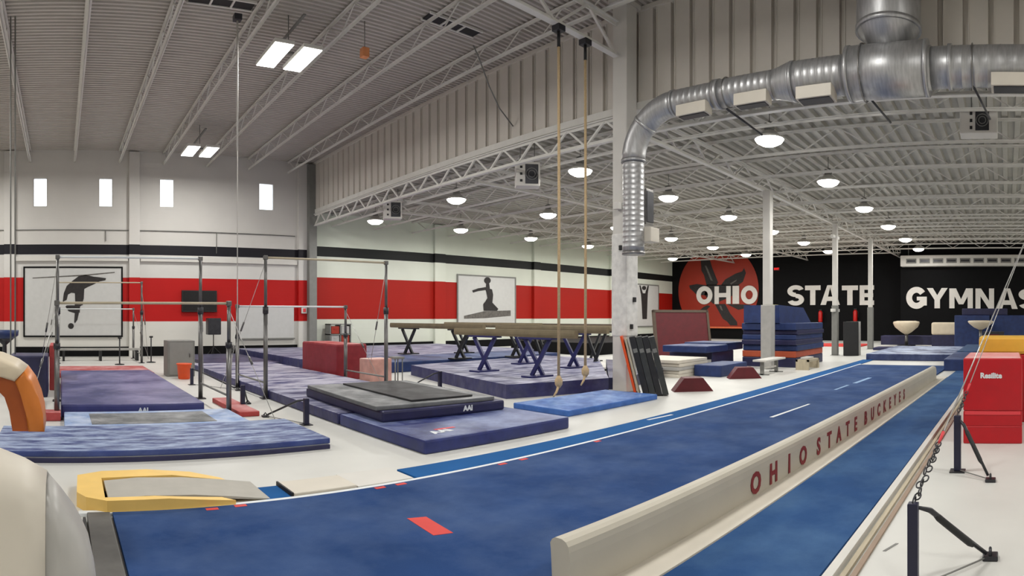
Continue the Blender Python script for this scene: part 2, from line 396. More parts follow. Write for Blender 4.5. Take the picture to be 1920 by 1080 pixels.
# ------------------------------------------------------------------ columns
def column(x, y, wd, ztop, label, sleeve=None):
    t = thing('column', label, 'column', (x,y,0))
    h = wd/2
    b = bm_new(); box(b, -h,h,-h,h, sleeve[0] if sleeve else .015, ztop, .02); obj('shaft', b, M_white, t)
    b = bm_new(); box(b, -h-.06,h+.06,-h-.06,h+.06, 0, .015); obj('base_plate', b, M_gray, t)
    if sleeve:
        hs = h+sleeve[1]; b = bm_new(); box(b, -hs,hs,-hs,hs,.015,sleeve[0],.02); obj('sleeve', b, sleeve[2], t)
    return t
c1 = column(10.0, 7.37, .36, ZH-.12, 'tall white column wrapped in chalky padding beside the silver downpipe')
b = bm_new(); box(b, -.198,.198,-.198,.198, 1.15, 3.25, .03); obj('padding', b, mat('pad_wrap',(214,212,208),.6,var=.12,scale=9,bump=.4,bscale=12), c1)
for (dx,dy,z) in ((-.2,-.05,2.95),(.05,-.205,1.9),(-.05,-.2,1.35)):
    b = bm_new(); box(b, dx-.04,dx+.04,dy-.03,dy+.03, z-.05,z+.05,.01); obj('bracket', b, M_rubber, c1)
b = bm_new(); box(b, -.34,-.17,-.1,.05, 3.72, 3.86,.01); obj('junction_box', b, M_white, c1)
b = bm_new(); box(b, -.3,.3,-.2,.2, ZH-.12, ZH-.03); obj('cap', b, M_white, c1)
column(16.55, 6.95, .24, 5.3, 'white column with grey padded base in front of the big blue mat stack', (1.9,.045,M_grayvin))
c3 = column(23.3, 6.85, .2, 5.3, 'white column with small lamp bracket between the letters T and A', (2.0,.02,M_gray))
for z in (4.7,1.75):
    b = bm_new(); box(b,-.45,.45,-.06,.06,z,z+.12,.01); obj('bracket', b, M_steelw, c3)
column(28.1, 6.5, .2, 5.3, 'slim white column in front of the last letter of STATE', (2.0,.03,M_gray))

# ------------------------------------------------------------------ ductwork
duct = thing('air_duct', 'big silver spiral duct with riser curving down beside the white column', 'duct', (9.5,0,0))
zc = 5.5
def dpiece(nm, pts, r, n=24, m=M_galv): 
    b = bm_new(); tube(b, pts, r, n); return obj(nm, b, m, duct)
def line_y(y0,y1,k=2): return [(0,y0+(y1-y0)*i/(k-1),zc) for i in range(k)]
# spiral seams as real small ridges
def spiral(y0,y1,r,step=.12):
    pts=[]; rr=[]; y=y0
    sgn = 1 if y1>y0 else -1
    while sgn*(y1-y) > step:
        for dy,dr in ((0,0),(.48*step,0),(.5*step,.008),(.56*step,.008),(.6*step,0)):
            pts.append((0,y+sgn*dy,zc)); rr.append(r+dr*.3)
        y += sgn*step
    pts.append((0,y1,zc)); rr.append(r); return pts, rr
p,r = spiral(-8.8,1.2,.32,.2); dpiece('duct_section', p, r)
dpiece('tee_fitting', [(0,1.2,zc),(0,1.25,zc),(0,1.27,zc),(0,2.53,zc),(0,2.55,zc),(0,2.6,zc)], [.34,.34,.43,.43,.34,.34])
p,r = spiral(2.6,3.5,.32); dpiece('duct_section', p, r)
dpiece('reducer', [(0,3.5,zc),(0,3.55,zc),(0,3.8,zc),(0,3.85,zc)], [.325,.325,.255,.255])
p,r = spiral(3.85,4.9,.245); dpiece('duct_section', p, r)
dpiece('collar', [(0,4.88,zc),(0,5.0,zc)], .262)
p,r = spiral(5.0,5.85,.23); dpiece('duct_section', p, r)
pts = [(0,5.85+ .94*sin(a), zc-.94*(1-cos(a))) for a in [pi/2*i/10 for i in range(11)]]
dpiece('elbow', pts, .232)
for a in (.0,pi/4,pi/2):
    pp=[(0,5.85+.94*sin(a+da), zc-.94*(1-cos(a+da))) for da in (-.03,.03)]
    dpiece('collar', pp, .245)
zt = zc-.94; zz = 2.78
pts=[];rr=[];z=zt
while z > zz+.1:
    for dz,dr in ((0,0),(.05,0),(.052,.007),(.06,.007),(.062,0)): pts.append((0,6.79,z-dz)); rr.append(.21+dr*.18)
    z -= .10
pts.append((0,6.79,zz)); rr.append(.21)
dpiece('downpipe', pts, rr)
dpiece('end_cap', [(0,6.79,zz+.03),(0,6.79,zz-.03)], .225, 24, M_galv2)
b = bm_new(); box(b, .16,.42,6.6,6.85, 3.35,4.05,.015); reg = obj('register_box', b, M_galv2, duct)
b = bm_new(); box(b, .17,.40,6.585,6.6, 3.4,4.0,.004); obj('grille', b, M_darksteel, reg)
b = bm_new(); box(b, .1,.4,6.45,6.7, 3.0,3.28,.015); obj('damper_box', b, M_cream, duct)
# riser with cone
p = [(0,1.9,zc+.30),(0,1.9,zc+.62),(0,1.9,zc+.66),(0,1.9,ZH)]; dpiece('riser', p, [.18,.50,.52,.52], 32)
dpiece('collar', [(0,1.9,zc+.62),(0,1.9,zc+.7)], .535, 32)
for yy,rad in ((1.27,.44),(2.53,.44),(.9,.35),(3.5,.335),(-1.8,.335)):
    dpiece('collar', [(0,yy-.03,zc),(0,yy+.03,zc)], rad)
for yy in (5.35,4.2,3.05,-.05,-2.4,-4.6):
    rr_ = .24 if yy>3.6 else .32
    b = bm_new(); box(b, -rr_-.06,-.03, yy-.3,yy+.3, zc-rr_-.12, zc-rr_+.08, .01); of = obj('outlet_box', b, M_cream, duct)
    b = bm_new(); box(b, -rr_-.02,-.07, yy-.26,yy+.26, zc-rr_-.135, zc-rr_-.12); obj('grille', b, M_darksteel, of)
for yy in (4.75,2.3,.55,-1.9):
    b = bm_new(); tube(b, [(-.05,yy,zc-.3),(.95,yy-.25,zc-.52)], .02, 6); obj('support_strut', b, M_darksteel, duct)
    b = bm_new(); r0=.26 if yy>3.6 else (.45 if 1.2<yy<2.6 else .34); tube(b, [(r0*cos(a),yy,zc+r0*sin(a)) for a in [pi*2*i/20 for i in range(21)]], .012, 5); obj('hanger_ring', b, M_galv2, duct)

# ------------------------------------------------------------------ lamps
def area(loc, size, power, parent=None, shape='DISK', sy=None):
    l = bpy.data.lights.new('lamp_light', 'AREA'); l.shape = shape; l.size = size; l.energy = power; l.color = (1,.985,.94)
    if sy: l.size_y = sy
    o = bpy.data.objects.new('lamp_light', l); COL.objects.link(o); o.location = loc
    if parent: o.parent = parent
    return o
b = bm_new(); lathe(b, [(.315,0),(.33,.02),(.24,.08),(.13,.17),(.10,.19)], n=20); mh_ = mesh_of('reflector', b, mat('lamp_reflector',(190,188,182),.4,var=.03))
b = bm_new(); lathe(b, [(.02,-.13),(.16,-.12),(.27,-.06),(.31,0)], n=20); ml_ = mesh_of('lens', b, M_lamp)
b = bm_new(); lathe(b, [(.09,.19),(.11,.21),(.11,.34),(.06,.37)], n=12); mb_ = mesh_of('ballast_housing', b, M_gray)
b = bm_new(); tube(b, [(0,0,.37),(0,0,.80)], .012, 6); mr_ = mesh_of('hanging_rod', b, M_gray)
nm_row = ['first row from the corrugated wall','second row from it','third row from the corrugated wall','fourth row','fifth row, next to last','last row by the black wall']
for i in range(6):
    for j in (-2,0,1,2,3):  # the negative row is added out of view to keep the lighting consistent
        x = 11.8+4.25*i; y = 4.92+5.2*j
        lab = 'lit dome lamp, %s, %s the striped wall' % (nm_row[i], {3:'closest to',2:'second from',1:'third from',0:'fourth from',-2:'added unseen, farthest from'}[j])
        t = thing('dome_lamp', lab, 'lamp', (x,y,5.31), group='dome lamps under the low ribbed deck')
        inst('reflector', mh_, t, (0,0,0)); inst('lens', ml_, t, (0,0,-.002)); inst('ballast_housing', mb_, t, (0,0,0)); inst('hanging_rod', mr_, t, (0,0,0))
        area((0,0,-.16), .5, DOME_W, t)
for (x,y,lab) in ((4.8,12.1,'lit twin panel lamp hanging in the tall hall nearer the viewer'),(4.67,19.9,'lit twin panel lamp hanging near the striped wall'),(4.75,3.6,'lit twin panel lamp hanging above the viewer'),(4.75,-4.4,'lit twin panel lamp hanging behind the viewer'),(-4,3.6,'lit twin panel lamp left of the viewer'),(-4,12.1,'lit twin panel lamp left of the parallel windows'),(-4,19.9,'lit twin panel lamp near the left end of the striped wall'),(-4,-4.4,'lit twin panel lamp behind and left of the viewer')):
    t = thing('panel_lamp', lab, 'lamp', (x,y,7.15), group='twin panel lamps in the tall hall')
    for s in (-1,1):
        b = bm_new(); box(b, s*.32-.22,s*.32+.22,-.62,.62, .0,.08,.01); h_ = obj('housing', b, M_steelw, t)
        b = bm_new(); box(b, s*.32-.2,s*.32+.2,-.6,.6, -.012,-.001); obj('diffuser', b, M_panel, h_)
    b = bm_new(); box(b, -.12,.12,-.03,.03,.081,.13); tube(b, [(0,0,.13),(0,0,1.02)], .012, 6); obj('hanger', b, M_gray, t)
    b = bm_new(); box(b, -.03,.03,-.9,.9,.5,.53); obj('support_rail', b, M_gray, t)
    area((0,0,-.03), 1.05, PANEL_W, t, 'RECTANGLE', 1.2)

# heaters / fans
def heater(x,y,z,rz,label,s=.62,wf=1.0):
    t = thing('unit_heater', label, 'heater', (x,y,z), rz)
    b = bm_new(); box(b, -s/2*wf,s/2*wf,-.2,.2,-s/2,s/2,.02); obj('casing', b, M_white, t)
    b = bm_new(); box(b, -s*.12,s*.42,-.215,-.2,-s*.4,s*.4,.004); g = obj('fan_guard', b, M_darksteel, t)
    b = bm_new(); tube(b, [(s*.15+s*.24*cos(a),-.222,s*.24*sin(a)) for a in [2*pi*i/16 for i in range(17)]], .008, 5); tube(b, [(s*.15+s*.14*cos(a),-.222,s*.14*sin(a)) for a in [2*pi*i/16 for i in range(17)]], .008, 5); obj('guard_ring', b, M_gray, g)
    for k in (-1,0,1):
        b = bm_new(); box(b, -s*.34,-s*.24,-.21,-.2, k*s*.28-.03,k*s*.28+.03); obj('knockout', b, M_rubber, t)
    b = bm_new(); tube(b, [(-s*.3,0,s/2),(-s*.3,0,ZL+.11-z)], .012, 6); obj('hanging_rod', b, M_gray, t)
    b = bm_new(); tube(b, [(s*.3,0,s/2),(s*.3,0,ZL+.11-z)], .012, 6); obj('hanging_rod', b, M_gray, t)
    return t
heater(10.95, 11.2, 5.22, R(-38), 'square white fan heater hanging under the girder right of the cone lamp', .62)
heater(10.95, 17.85, 5.24, R(-25), 'small white fan heater hanging under the girder far along it', .62)
heater(11.6, .55, 5.27, R(-90), 'white fan heater under the deck beside the big duct', .48, 1.5)
# ceiling cassette on the right under the duct
# orange sprinkler tag box
b = bm_new(); box(b, -.08,.08,-.08,.08,-.1,.1,.01); tag(obj('alarm_box', b, mat('amber_box',(216,140,90),.5), None, (6.4,11.6,7.35)), 'tiny amber box on the tall hall joists', 'alarm box')
b = bm_new(); tube(b, [(0,0,.1),(0,0,.80)], .01, 6); obj('rod', b, M_gray, bpy.data.objects['alarm_box'])

# ------------------------------------------------------------------ window air diffuser on the black wall
t = thing('wall_air_unit', 'long white air unit with a row of louvred openings high on the black wall', 'air unit', (35.6,0,0))
b = bm_new(); box(b, -.25,.38,-3.5,6.35,4.55,5.2,.03); obj('casing', b, M_steelw, t)
for k in range(12):
    y = 6.0-k*.8
    b = bm_new(); box(b, -.27,-.25,y-.62,y,4.72,5.0,.01); f = obj('opening', b, M_gray, t)
    b = bm_new(); box(b, -.275,-.27,y-.56,y-.06,4.8,4.92); obj('louvre', b, M_darksteel, f)
for yy in (5.9,-3.0):
    b = bm_new(); tube(b, [(0,yy,5.2),(0,yy,5.98)], .02,6); obj('hanging_rod', b, M_gray, t)

# ------------------------------------------------------------------ block lettering on the black walls
def ring(r0,r1,w_,h_,a0,a1,n=28):
    cx_, cy_ = w_/2, h_/2
    o = [(cx_+w_/2*cos(a0+(a1-a0)*i/n), cy_+h_/2*sin(a0+(a1-a0)*i/n)) for i in range(n+1)]
    k = [(cx_+(w_/2-r0)*cos(a0+(a1-a0)*i/n), cy_+(h_/2-r1)*sin(a0+(a1-a0)*i/n)) for i in range(n+1)]
    return [[o[i],o[i+1],k[i+1],k[i]] for i in range(n)]
def glyph(c, w_, h_):
    s = .3*min(w_,h_*.9); q = .27*h_; v = .24*h_
    rect = lambda x0,x1,z0,z1: [(x0,z0),(x1,z0),(x1,z1),(x0,z1)]
    if c=='O': return ring(s,q*.95,w_,h_,0,2*pi)
    if c=='H': return [rect(0,s,0,h_),rect(w_-s,w_,0,h_),rect(s,w_-s,h_/2-v/2,h_/2+v/2)]
    if c=='I': return [rect(0,w_,0,h_)]
    if c=='T': return [rect(0,w_,h_-v,h_),rect(w_/2-s*.55,w_/2+s*.55,0,h_-v)]
    if c=='E': return [rect(0,s*1.1,0,h_),rect(s*1.1,w_,0,v*.95),rect(s*1.1,w_*.94,h_/2-v*.42,h_/2+v*.42),rect(s*1.1,w_,h_-v*.95,h_)]
    if c=='A': return [[(0,0),(s*1.05,0),(w_/2+s*.1,h_),(w_/2-s*.55,h_)],[(w_-s*1.05,0),(w_,0),(w_/2+s*.55,h_),(w_/2-s*.1,h_)],[(w_*.28,h_*.2),(w_*.72,h_*.2),(w_*.63,h_*.42),(w_*.37,h_*.42)]]
    if c=='Y': return [[(0,h_),(s*1.1,h_),(w_/2+s*.5,h_*.42),(w_/2-s*.5,h_*.42)],[(w_-s*1.1,h_),(w_,h_),(w_/2+s*.5,h_*.42),(w_/2-s*.5,h_*.42)],rect(w_/2-s*.5,w_/2+s*.5,0,h_*.43)]
    if c=='M': s=.22*w_; return [rect(0,s,0,h_),rect(w_-s,w_,0,h_),[(s*.2,h_),(s*1.3,h_),(w_/2+s*.45,h_*.2),(w_/2-s*.45,h_*.2)],[(w_-s*1.3,h_),(w_-s*.2,h_),(w_/2+s*.45,h_*.2),(w_/2-s*.45,h_*.2)]]
    if c=='N': s=.27*w_; return [rect(0,s,0,h_),rect(w_-s,w_,0,h_),[(0,h_),(s*1.1,h_),(w_,0),(w_-s*1.1,0)]]
    if c=='G': return ring(s,q,w_,h_,R(35),R(335))+[rect(w_*.52,w_,h_*.38,h_*.55),rect(w_-s*.95,w_,h_*.15,h_*.42)]
    if c=='S':
        P = []; import math as _m
        a = ring(q*.95,q*.78,w_,h_*.58,R(20),R(270),18); P += [[(x,z+h_*.42) for x,z in k] for k in a]
        a = ring(q*.95,q*.78,w_,h_*.58,R(90),R(-160),18); P += a
        return P
def wall_word(word, x, spans, label):
    """spans: (letter, y_left, y_right, z0, z1); letters face -X"""
    t = thing('wall_lettering', label, 'sign', (x,spans[0][1],0))
    for c,yl,yr,z0,z1 in spans:
        b = bm_new()
        for gi,k in enumerate(glyph(c, yl-yr, z1-z0)):
            k = [(-px,pz) for px,pz in k]
            area_ = sum(k[i][0]*k[(i+1)%4][1]-k[(i+1)%4][0]*k[i][1] for i in range(4))
            if abs(area_) < 1e-6: continue
            prism(b, [(p[0]+yl-spans[0][1],p[1]+z0) for p in k], -.06-.0006*gi, -.001, axis='x')
        obj('letter', b, M_letters, t)
wall_word('OHIO', XB-.05, [('O',21.39,20.09,2.44,3.74),('H',19.92,18.65,2.45,3.70),('I',18.50,18.0,2.45,3.70),('O',17.85,16.6,2.42,3.70)], 'white block letters OHIO across the red disc on the black wall')
wall_word('STATE', XB, [('S',14.43,13.25,2.3,3.66),('T',13.18,12.1,2.33,3.62),('A',12.1,10.78,2.33,3.62),('T',10.64,9.56,2.31,3.58),('E',9.45,8.5,2.31,3.58)], 'white block letters STATE on the black wall')
wall_word('GYMNAS', XB-1.8, [('G',6.1,4.84,2.03,3.36),('Y',4.84,3.58,2.06,3.28),('M',3.48,2.07,2.06,3.25),('N',1.91,.8,2.04,3.24),('A',.66,-.61,2.02,3.24),('S',-.66,-1.9,2.0,3.24)], 'white block letters GYMNAS on the forward part of the black wall')
# red disc with dark leaf
t = thing('wall_emblem', 'large red disc with black five-fingered leaf painted behind the word OHIO', 'emblem', (XB,19.75,0))
R0, cz = 3.2, 3.42
pts = []
for i in range(64):
    a = 2*pi*i/64; yy, z = R0*cos(a), cz+R0*sin(a); pts.append((yy, min(max(z,.87),5.85)))
o_ = []
for p in pts:
    if not o_ or (abs(p[0]-o_[-1][0])+abs(p[1]-o_[-1][1]))>.02: o_.append(p)
b = bm_new(); prism(b, o_, -.025, -.001, axis='x'); obj('disc', b, M_logo, t)
b = bm_new(); box(b, -.2,-.0,-2.2,3.3,.74,.86,.01); obj('lower_ledge', b, mat('orange_ledge',(220,110,70),.5), t)
def zpx(px,py):  # plan of the leaf as seen on the wall (crop pixels of the painting -> metres)
    tt = (1260+px/7.2-114)/1130; d = XB/sin(tt); return (XB/math.tan(tt)-19.75, 1.55+(594-(470+py/7.2))/1130*d)
leafs = [[(390,130),(515,130),(545,230),(625,430),(600,470),(470,470),(435,330),(400,270)],
 [(660,470),(720,390),(860,310),(950,280),(975,235),(1000,300),(960,420),(890,470),(800,470)],
 [(235,470),(340,450),(480,470),(480,600),(340,600),(290,550),(245,510)],
 [(470,460),(900,465),(900,560),(760,640),(560,720),(440,600)],
 [(480,735),(520,750),(470,800),(400,850),(330,860),(285,840),(290,820),(370,810),(430,760)],
 [(580,720),(720,720),(790,850),(880,960),(885,1010),(790,1010),(750,960),(690,920),(640,830)],
 [(740,720),(1060,730),(1020,770),(900,800),(840,770)]]
for lf in leafs:
    b = bm_new(); prism(b, [zpx(*p) for p in lf], -.035, -.026, axis='x'); obj('leaf_finger', b, M_print, t)
for lf in [[(445,200),(470,205),(555,410),(525,400)],[(790,440),(880,390),(870,410),(800,460)],[(640,740),(665,740),(690,810),(665,800)]]:
    b = bm_new(); prism(b, [zpx(*p) for p in lf], -.04, -.036, axis='x'); obj('leaf_vein', b, M_printg, t)

# exit sign
t = thing('exit_sign', 'small glowing red exit sign high on the black wall', 'sign', (XB-.06,15.2,4.78))
b = bm_new(); box(b, -.03,.055,-.2,.2,-.1,.1,.01); obj('housing', b, mat('dim_red',(120,8,14),.5), t)
tc_ = bpy.data.curves.new('letters','FONT'); tc_.body='EXIT'; tc_.size=.24; tc_.extrude=.004; tc_.align_x='CENTER'; tc_.offset=.008
def text_mesh(body, size, ext, off, m, space=1.0):
    c = bpy.data.curves.new('lettering','FONT'); c.body = body; c.size = size; c.extrude = ext; c.offset = off; c.align_x='CENTER'; c.align_y='CENTER'; c.space_character = space; c.resolution_u = 3
    o = bpy.data.objects.new('tmp', c); COL.objects.link(o)
    dg = bpy.context.evaluated_depsgraph_get(); dg.update()
    me = bpy.data.meshes.new_from_object(o.evaluated_get(dg)); me.name='lettering'
    bpy.data.objects.remove(o); me.materials.clear(); me.materials.append(m); return me
o = link('lettering', text_mesh('EXIT', .17, .003, .006, M_exit), t); o.location = (-.036,0,0); o.rotation_euler = (pi/2,0,-pi/2)

# ------------------------------------------------------------------ posters, screen, boards on the far wall
def wposter(name, x0,x1,z0,z1, label, fr=.06, frm=M_black):
    t = thing(name, label, 'poster', ((x0+x1)/2, YF-.02, 0))
    hw = (x1-x0)/2
    b = bm_new(); box(b,-hw+fr,hw-fr,-.03,0,z0+fr,z1-fr); sh = obj('sheet', b, M_poster, t)
    b = bm_new(); box(b,-hw,-hw+fr,-.05,0,z0,z1); box(b,hw-fr,hw,-.05,0,z0,z1); box(b,-hw+fr,hw-fr,-.05,0,z0,z0+fr); box(b,-hw+fr,hw-fr,-.05,0,z1-fr,z1); obj('frame', b, frm, t)
    return t, sh
def wproj(px, py):
    tt = (px-114)/1130; d = YF/cos(tt); return YF*math.tan(tt), 1.55+(594-py)/1130*d
def prints(t, polys, sx, sy, ox, oy, m=M_print, off=-.034, name='figure_print'):
    b = bm_new(); k = 0
    for poly in polys:
        prism(b, [(lambda q:(q[0]-t.location.x, q[1]))(wproj(ox+p[0]/sx, oy+p[1]/sy)) for p in poly], off-.0015*k-.002, off-.0015*k, axis='y'); k += 1
    return obj(name, b, m, t)
def circ(cx_,cy_,r,n=12): return [(cx_+r*cos(2*pi*i/n), cy_+r*sin(2*pi*i/n)) for i in range(n)]
t, sh = wposter('framed_poster', -1.46,2.42,.76,3.51, 'large framed black and white print of a gymnast arched over a bar')
prints(t, [[(245,483),(640,460),(860,440),(860,447),(640,470),(245,490)]], 4,4,0,400, M_printg, name='bar_print')
prints(t, [[(470,665),(478,600),(500,545),(545,505),(590,472),(640,462),(700,475),(745,480),(795,487),(790,503),(745,512),(700,535),(655,555),(632,568),(628,640),(612,690),(600,700),(598,745),(570,752),(515,735),(490,700),(500,690),(560,690),(570,640),(560,600),(535,596),(510,610),(500,650)],
  [(560,750),(592,748),(580,800),(562,825),(556,815)], circ(532,845,22), [(500,690),(600,690),(592,745),(520,735)],[(560,560),(630,560),(620,690),(565,690)]], 4,4,0,400)
t, sh = wposter('framed_poster', 18.11,22.07,1.12,3.66, 'framed print of a gymnast kneeling with arms out on a beam', .07, M_gray)
prints(t, [[(510,385),(640,355),(810,350),(810,385),(640,400),(510,403)]], 3.43,3.43,720,480, M_printg, name='beam_print')
prints(t, [circ(660,158,22), [(652,178),(672,178),(676,210),(650,210)], [(640,200),(690,215),(697,250),(692,300),(730,340),(722,352),(636,352),(633,310),(648,290),(660,270),(652,230)], [(562,222),(600,208),(650,200),(655,218),(600,226),(568,236)]], 3.43,3.43,720,480, M_print, -.04)
t, sh = wposter('framed_poster', 32.0,35.9,.85,3.8, 'narrow framed print of a gymnast hanging with raised arms right of the wrapped column', .08, M_gray)
prints(t, [circ(398,480,24), [(345,450),(358,450),(385,540),(375,570),(360,540)], [(440,450),(452,455),(440,545),(415,570),(412,530)], [(362,540),(440,540),(436,640),(430,830),(380,830),(370,640)]], 6,6,1140,460)
t = thing('wall_screen', 'black flat screen mounted on the red band of the far wall', 'screen', (5.48,YF,0))
b = bm_new(); box(b,-.72,.72,-.12,-.04,1.74,2.6,.01); obj('casing', b, M_rubber, t)
b = bm_new(); box(b,-.68,.68,-.124,-.12,1.8,2.56); obj('display', b, M_screen, t)
b = bm_new(); box(b,-.2,.2,-.04,0,2.0,2.3); obj('mount', b, M_darksteel, t)
t = thing('floor_speaker', 'dark grey speaker on a stand below the wall screen', 'speaker', (5.85,22.6,0))
b = bm_new(); box(b,-.26,.26,-.2,.2,.86,1.5,.03); obj('cabinet', b, M_darksteel, t)
b = bm_new(); tube(b, [(0,0,.05),(0,0,.86)], .02,8); obj('pole', b, M_rubber, t)
for k in range(3):
    a = 2*pi*k/3; b = bm_new(); tube(b, [(0,0,.4),(.4*cos(a),.4*sin(a),.015)], .014,6); obj('leg', b, M_rubber, t)
t = thing('whiteboard', 'wide blank whiteboard leaning low on the striped wall', 'whiteboard', (8.3,YF-.03,0))
b = bm_new(); box(b,-1.25,1.25,-.03,0,.67,1.98,.008); obj('panel', b, M_poster, t)
b = bm_new(); box(b,-1.28,1.28,-.09,-.0,.62,.67,.008); obj('tray', b, M_gray, t)
t = thing('fire_alarm', 'small white alarm bell box on the corner pier', 'alarm', (9.95,YF-.2,1.85))
b = bm_new(); box(b,-.12,.12,-.04,.04,-.16,.16,.01); obj('box', b, M_white, t)
b = bm_new(); box(b,-.06,.06,-.06,-.04,-.1,.05,.01); obj('cover', b, M_redl, t)
t = thing('cubby_shelf', 'small grey cubby shelf with two rows of bins by the far wall', 'shelf', (11.45,23.1,0))
b = bm_new()
for x in (-.5,-.02,.46): box(b,x,x+.04,-.25,.25,0,1.25)
for z in (0.02,.4,.78,1.21): box(b,-.5,.5,-.25,.25,z,z+.04)
obj('frame', b, M_gray, t)
for i,(x,z,m_,nm) in enumerate(((-.24,.83,M_logo,'red'),(.24,.83,M_grayvin,'grey'),(-.24,.45,M_grayvin,'white'),(.24,.45,M_logo,'orange'))):
    b = bm_new(); box(b,-.19,.19,-.22,.2,0,.32,.02); box(b,-.06,.06,-.235,-.22,.18,.22)
    tag(obj('storage_bin', b, m_, None, (11.45+x, 23.1, z)), '%s bin in the %s row of the cubby shelf' % (nm, 'upper' if z>.7 else 'lower'), 'bin')
# fire extinguishers
for (x,y,z) in ((XB-.2,12.06,1.2),(XB-.2,9.7,1.25)):
    t = thing('fire_extinguisher', 'red fire extinguisher on the black wall %s' % ('behind the stack of blue mats' if y>11 else 'between the two slim white columns'), 'extinguisher', (x,y,z))
    b = bm_new(); lathe(b, [(.02,0),(.13,.02),(.14,.06),(.14,.62),(.10,.72),(.04,.76)], n=14); obj('cylinder', b, M_extred, t)
    b = bm_new(); box(b,-.03,.03,-.1,.1,.76,.84,.01); tube(b, [(0,-.05,.78),(0,-.2,.6),(0,-.19,.25)], .015,6); obj('valve', b, M_rubber, t)
    b = bm_new(); box(b,.1,.2,-.08,.08,.1,.7); obj('bracket', b, M_darksteel, t)

# ------------------------------------------------------------------ runways, strips and tapes on the floor
b = bm_new(); prism(b, [(.40,2.39),(18.6,1.78),(18.6,4.66),(.40,4.66)], 0,.035); tag(obj('runway_carpet', b, M_carpet), 'wide blue carpet runway left of the lettered beam', 'runway')
b = bm_new(); box(b, .14,18.9, 4.66,4.73, 0,.03,.004); tag(obj('edge_strip', b, M_line), 'thin white edge strip along the wide blue runway', 'edge strip')
b = bm_new(); box(b, 3.2,21.0, 4.74,5.13, 0,.02,.004); tag(obj('carpet_strip', b, M_carpet2), 'narrow brighter blue carpet strip beside the white edge strip', 'carpet')
b = bm_new(); prism(b, [(1.0,1.13),(17.0,.87),(17.0,1.45),(1.0,1.99)], 0,.025); tag(obj('side_runway', b, M_carpet3), 'narrower blue runway right of the lettered beam', 'runway')
b = bm_new(); prism(b, [(.9,1.04),(17.0,0.8),(17.0,0.86),(.9,1.1)], 0,.045); tag(obj('edge_rail', b, M_white), 'white edge rail along the right side of the narrow runway', 'edge rail')
b = bm_new(); prism(b, [(.9,0.93),(16.0,0.69),(16.0,0.725),(.9,0.965)], 0,.015); tag(obj('floor_cable', b, mat('brown_cable',(150,128,110),.6)), 'flat brown cable lying beside the white edge rail', 'cable')
b = bm_new(); prism(b, [(.9,0.985),(16.5,0.745),(16.5,0.78),(.9,1.02)], 0,.02); tag(obj('floor_trim', b, M_wood), 'pale trim strip between the edge rail and the brown cable', 'trim strip')
b = bm_new(); box(b, .20,.38, 2.8,4.63, 0,.05,.012); tag(obj('rolled_edge', b, mat('gray_edge',(84,82,79),.6,var=.2)), 'dark grey strip across the near left end of the wide runway', 'edge strip')
b = bm_new(); box(b, .165,.19, 2.8,4.55, 0,.04,.008); tag(obj('edge_strip', b, M_rubber), 'thin black strip left of the dark grey strip on the floor', 'edge strip')
def quad(nm, pts, z0, z1, m, label, cat, grp=None):
    b = bm_new(); prism(b, pts, z0, z1); return tag(obj(nm, b, m), label, cat, grp)
quad('floor_tape', [(2.46,3.80),(2.60,3.75),(2.56,3.36),(2.42,3.40)], .035,.037, M_tape, 'red tape rectangle on the near end of the wide runway', 'tape')
quad('floor_tape', [(8.4,3.44),(9.9,3.36),(9.9,3.40),(8.4,3.50)], .035,.037, M_line, 'white dash of tape midway along the wide runway', 'tape')
quad('floor_tape', [(12.0,3.5),(12.9,3.46),(12.9,3.52),(12.0,3.56)], .035,.037, M_chalkline, 'short faint chalk mark far along the wide runway', 'chalk mark')
quad('floor_tape', [(13.3,3.4),(14.6,3.34),(14.6,3.44),(13.3,3.5)], .035,.037, M_chalkline, 'longer faint chalk mark close to the end crash mat', 'chalk mark')
quad('floor_tape', [(7.4,5.0),(8.0,4.95),(8.0,5.0),(7.4,5.05)], .02,.022, M_line, 'white chalk smear on the bright blue strip', 'chalk mark')
for x,y,lab in ((1.18,4.6,'at the yellow collar tip, left of the pair'),(1.42,4.62,'under the yellow collar tip, right of the pair'),(2.70,4.61,'by the pale floor slabs, left of the pair'),(2.92,4.61,'by the pale floor slabs, right of the pair'),(4.15,4.61,'before the centre mats, left of the pair'),(4.45,4.61,'before the centre mats, right of the pair'),(5.7,4.61,'on the strip left of the light blue mat'),(3.35,2.43,'by the beam, nearer the viewer'),(3.6,2.41,'by the beam, second from the viewer'),(5.3,2.36,'by the beam near the first letter O'),(6.9,2.31,'by the beam near the word STATE')):
    quad('tape_tick', [(x-.05,y-.025),(x+.05,y-.025),(x+.05,y+.025),(x-.05,y+.025)], .035,.037, M_tape, 'tiny red tape tick '+lab, 'tape', 'red tape ticks')

# lettered low beam
t = thing('low_beam', 'long low white padded beam lettered OHIO STATE BUCKEYES', 'beam', (2.3,2.27,0), R(-1.9))
b = bm_new(); x0,x1 = .14,12.5
prism(b, [(-.10,.02),(.03,.02),(.045,.26),(.05,.29),(.035,.315),(.01,.33),(-.04,.332),(-.07,.322),(-.09,.30),(-.098,.27),(-.105,.22)], x0, x1, axis='x')
obj('padded_body', b, M_beamw, t)
b = bm_new(); box(b, x0,x1+.6,-.30,.1,0,.02,.004); obj('base_board', b, M_cream, t)
def beam_word(body, xa, xb, zc_=.125, h=.165):
    n_ = len(body); 
    for i,c in enumerate(body):
        x = xa+(xb-xa)*(i+.5)/n_
        me = text_mesh(c, h*1.5, .002, .009, M_text)
        o = link('letter', me, t); o.location = (x, -.107, zc_); o.rotation_euler = (pi/2,0,0)
        dx = me.vertices and (max(v.co.x for v in me.vertices)-min(v.co.x for v in me.vertices))
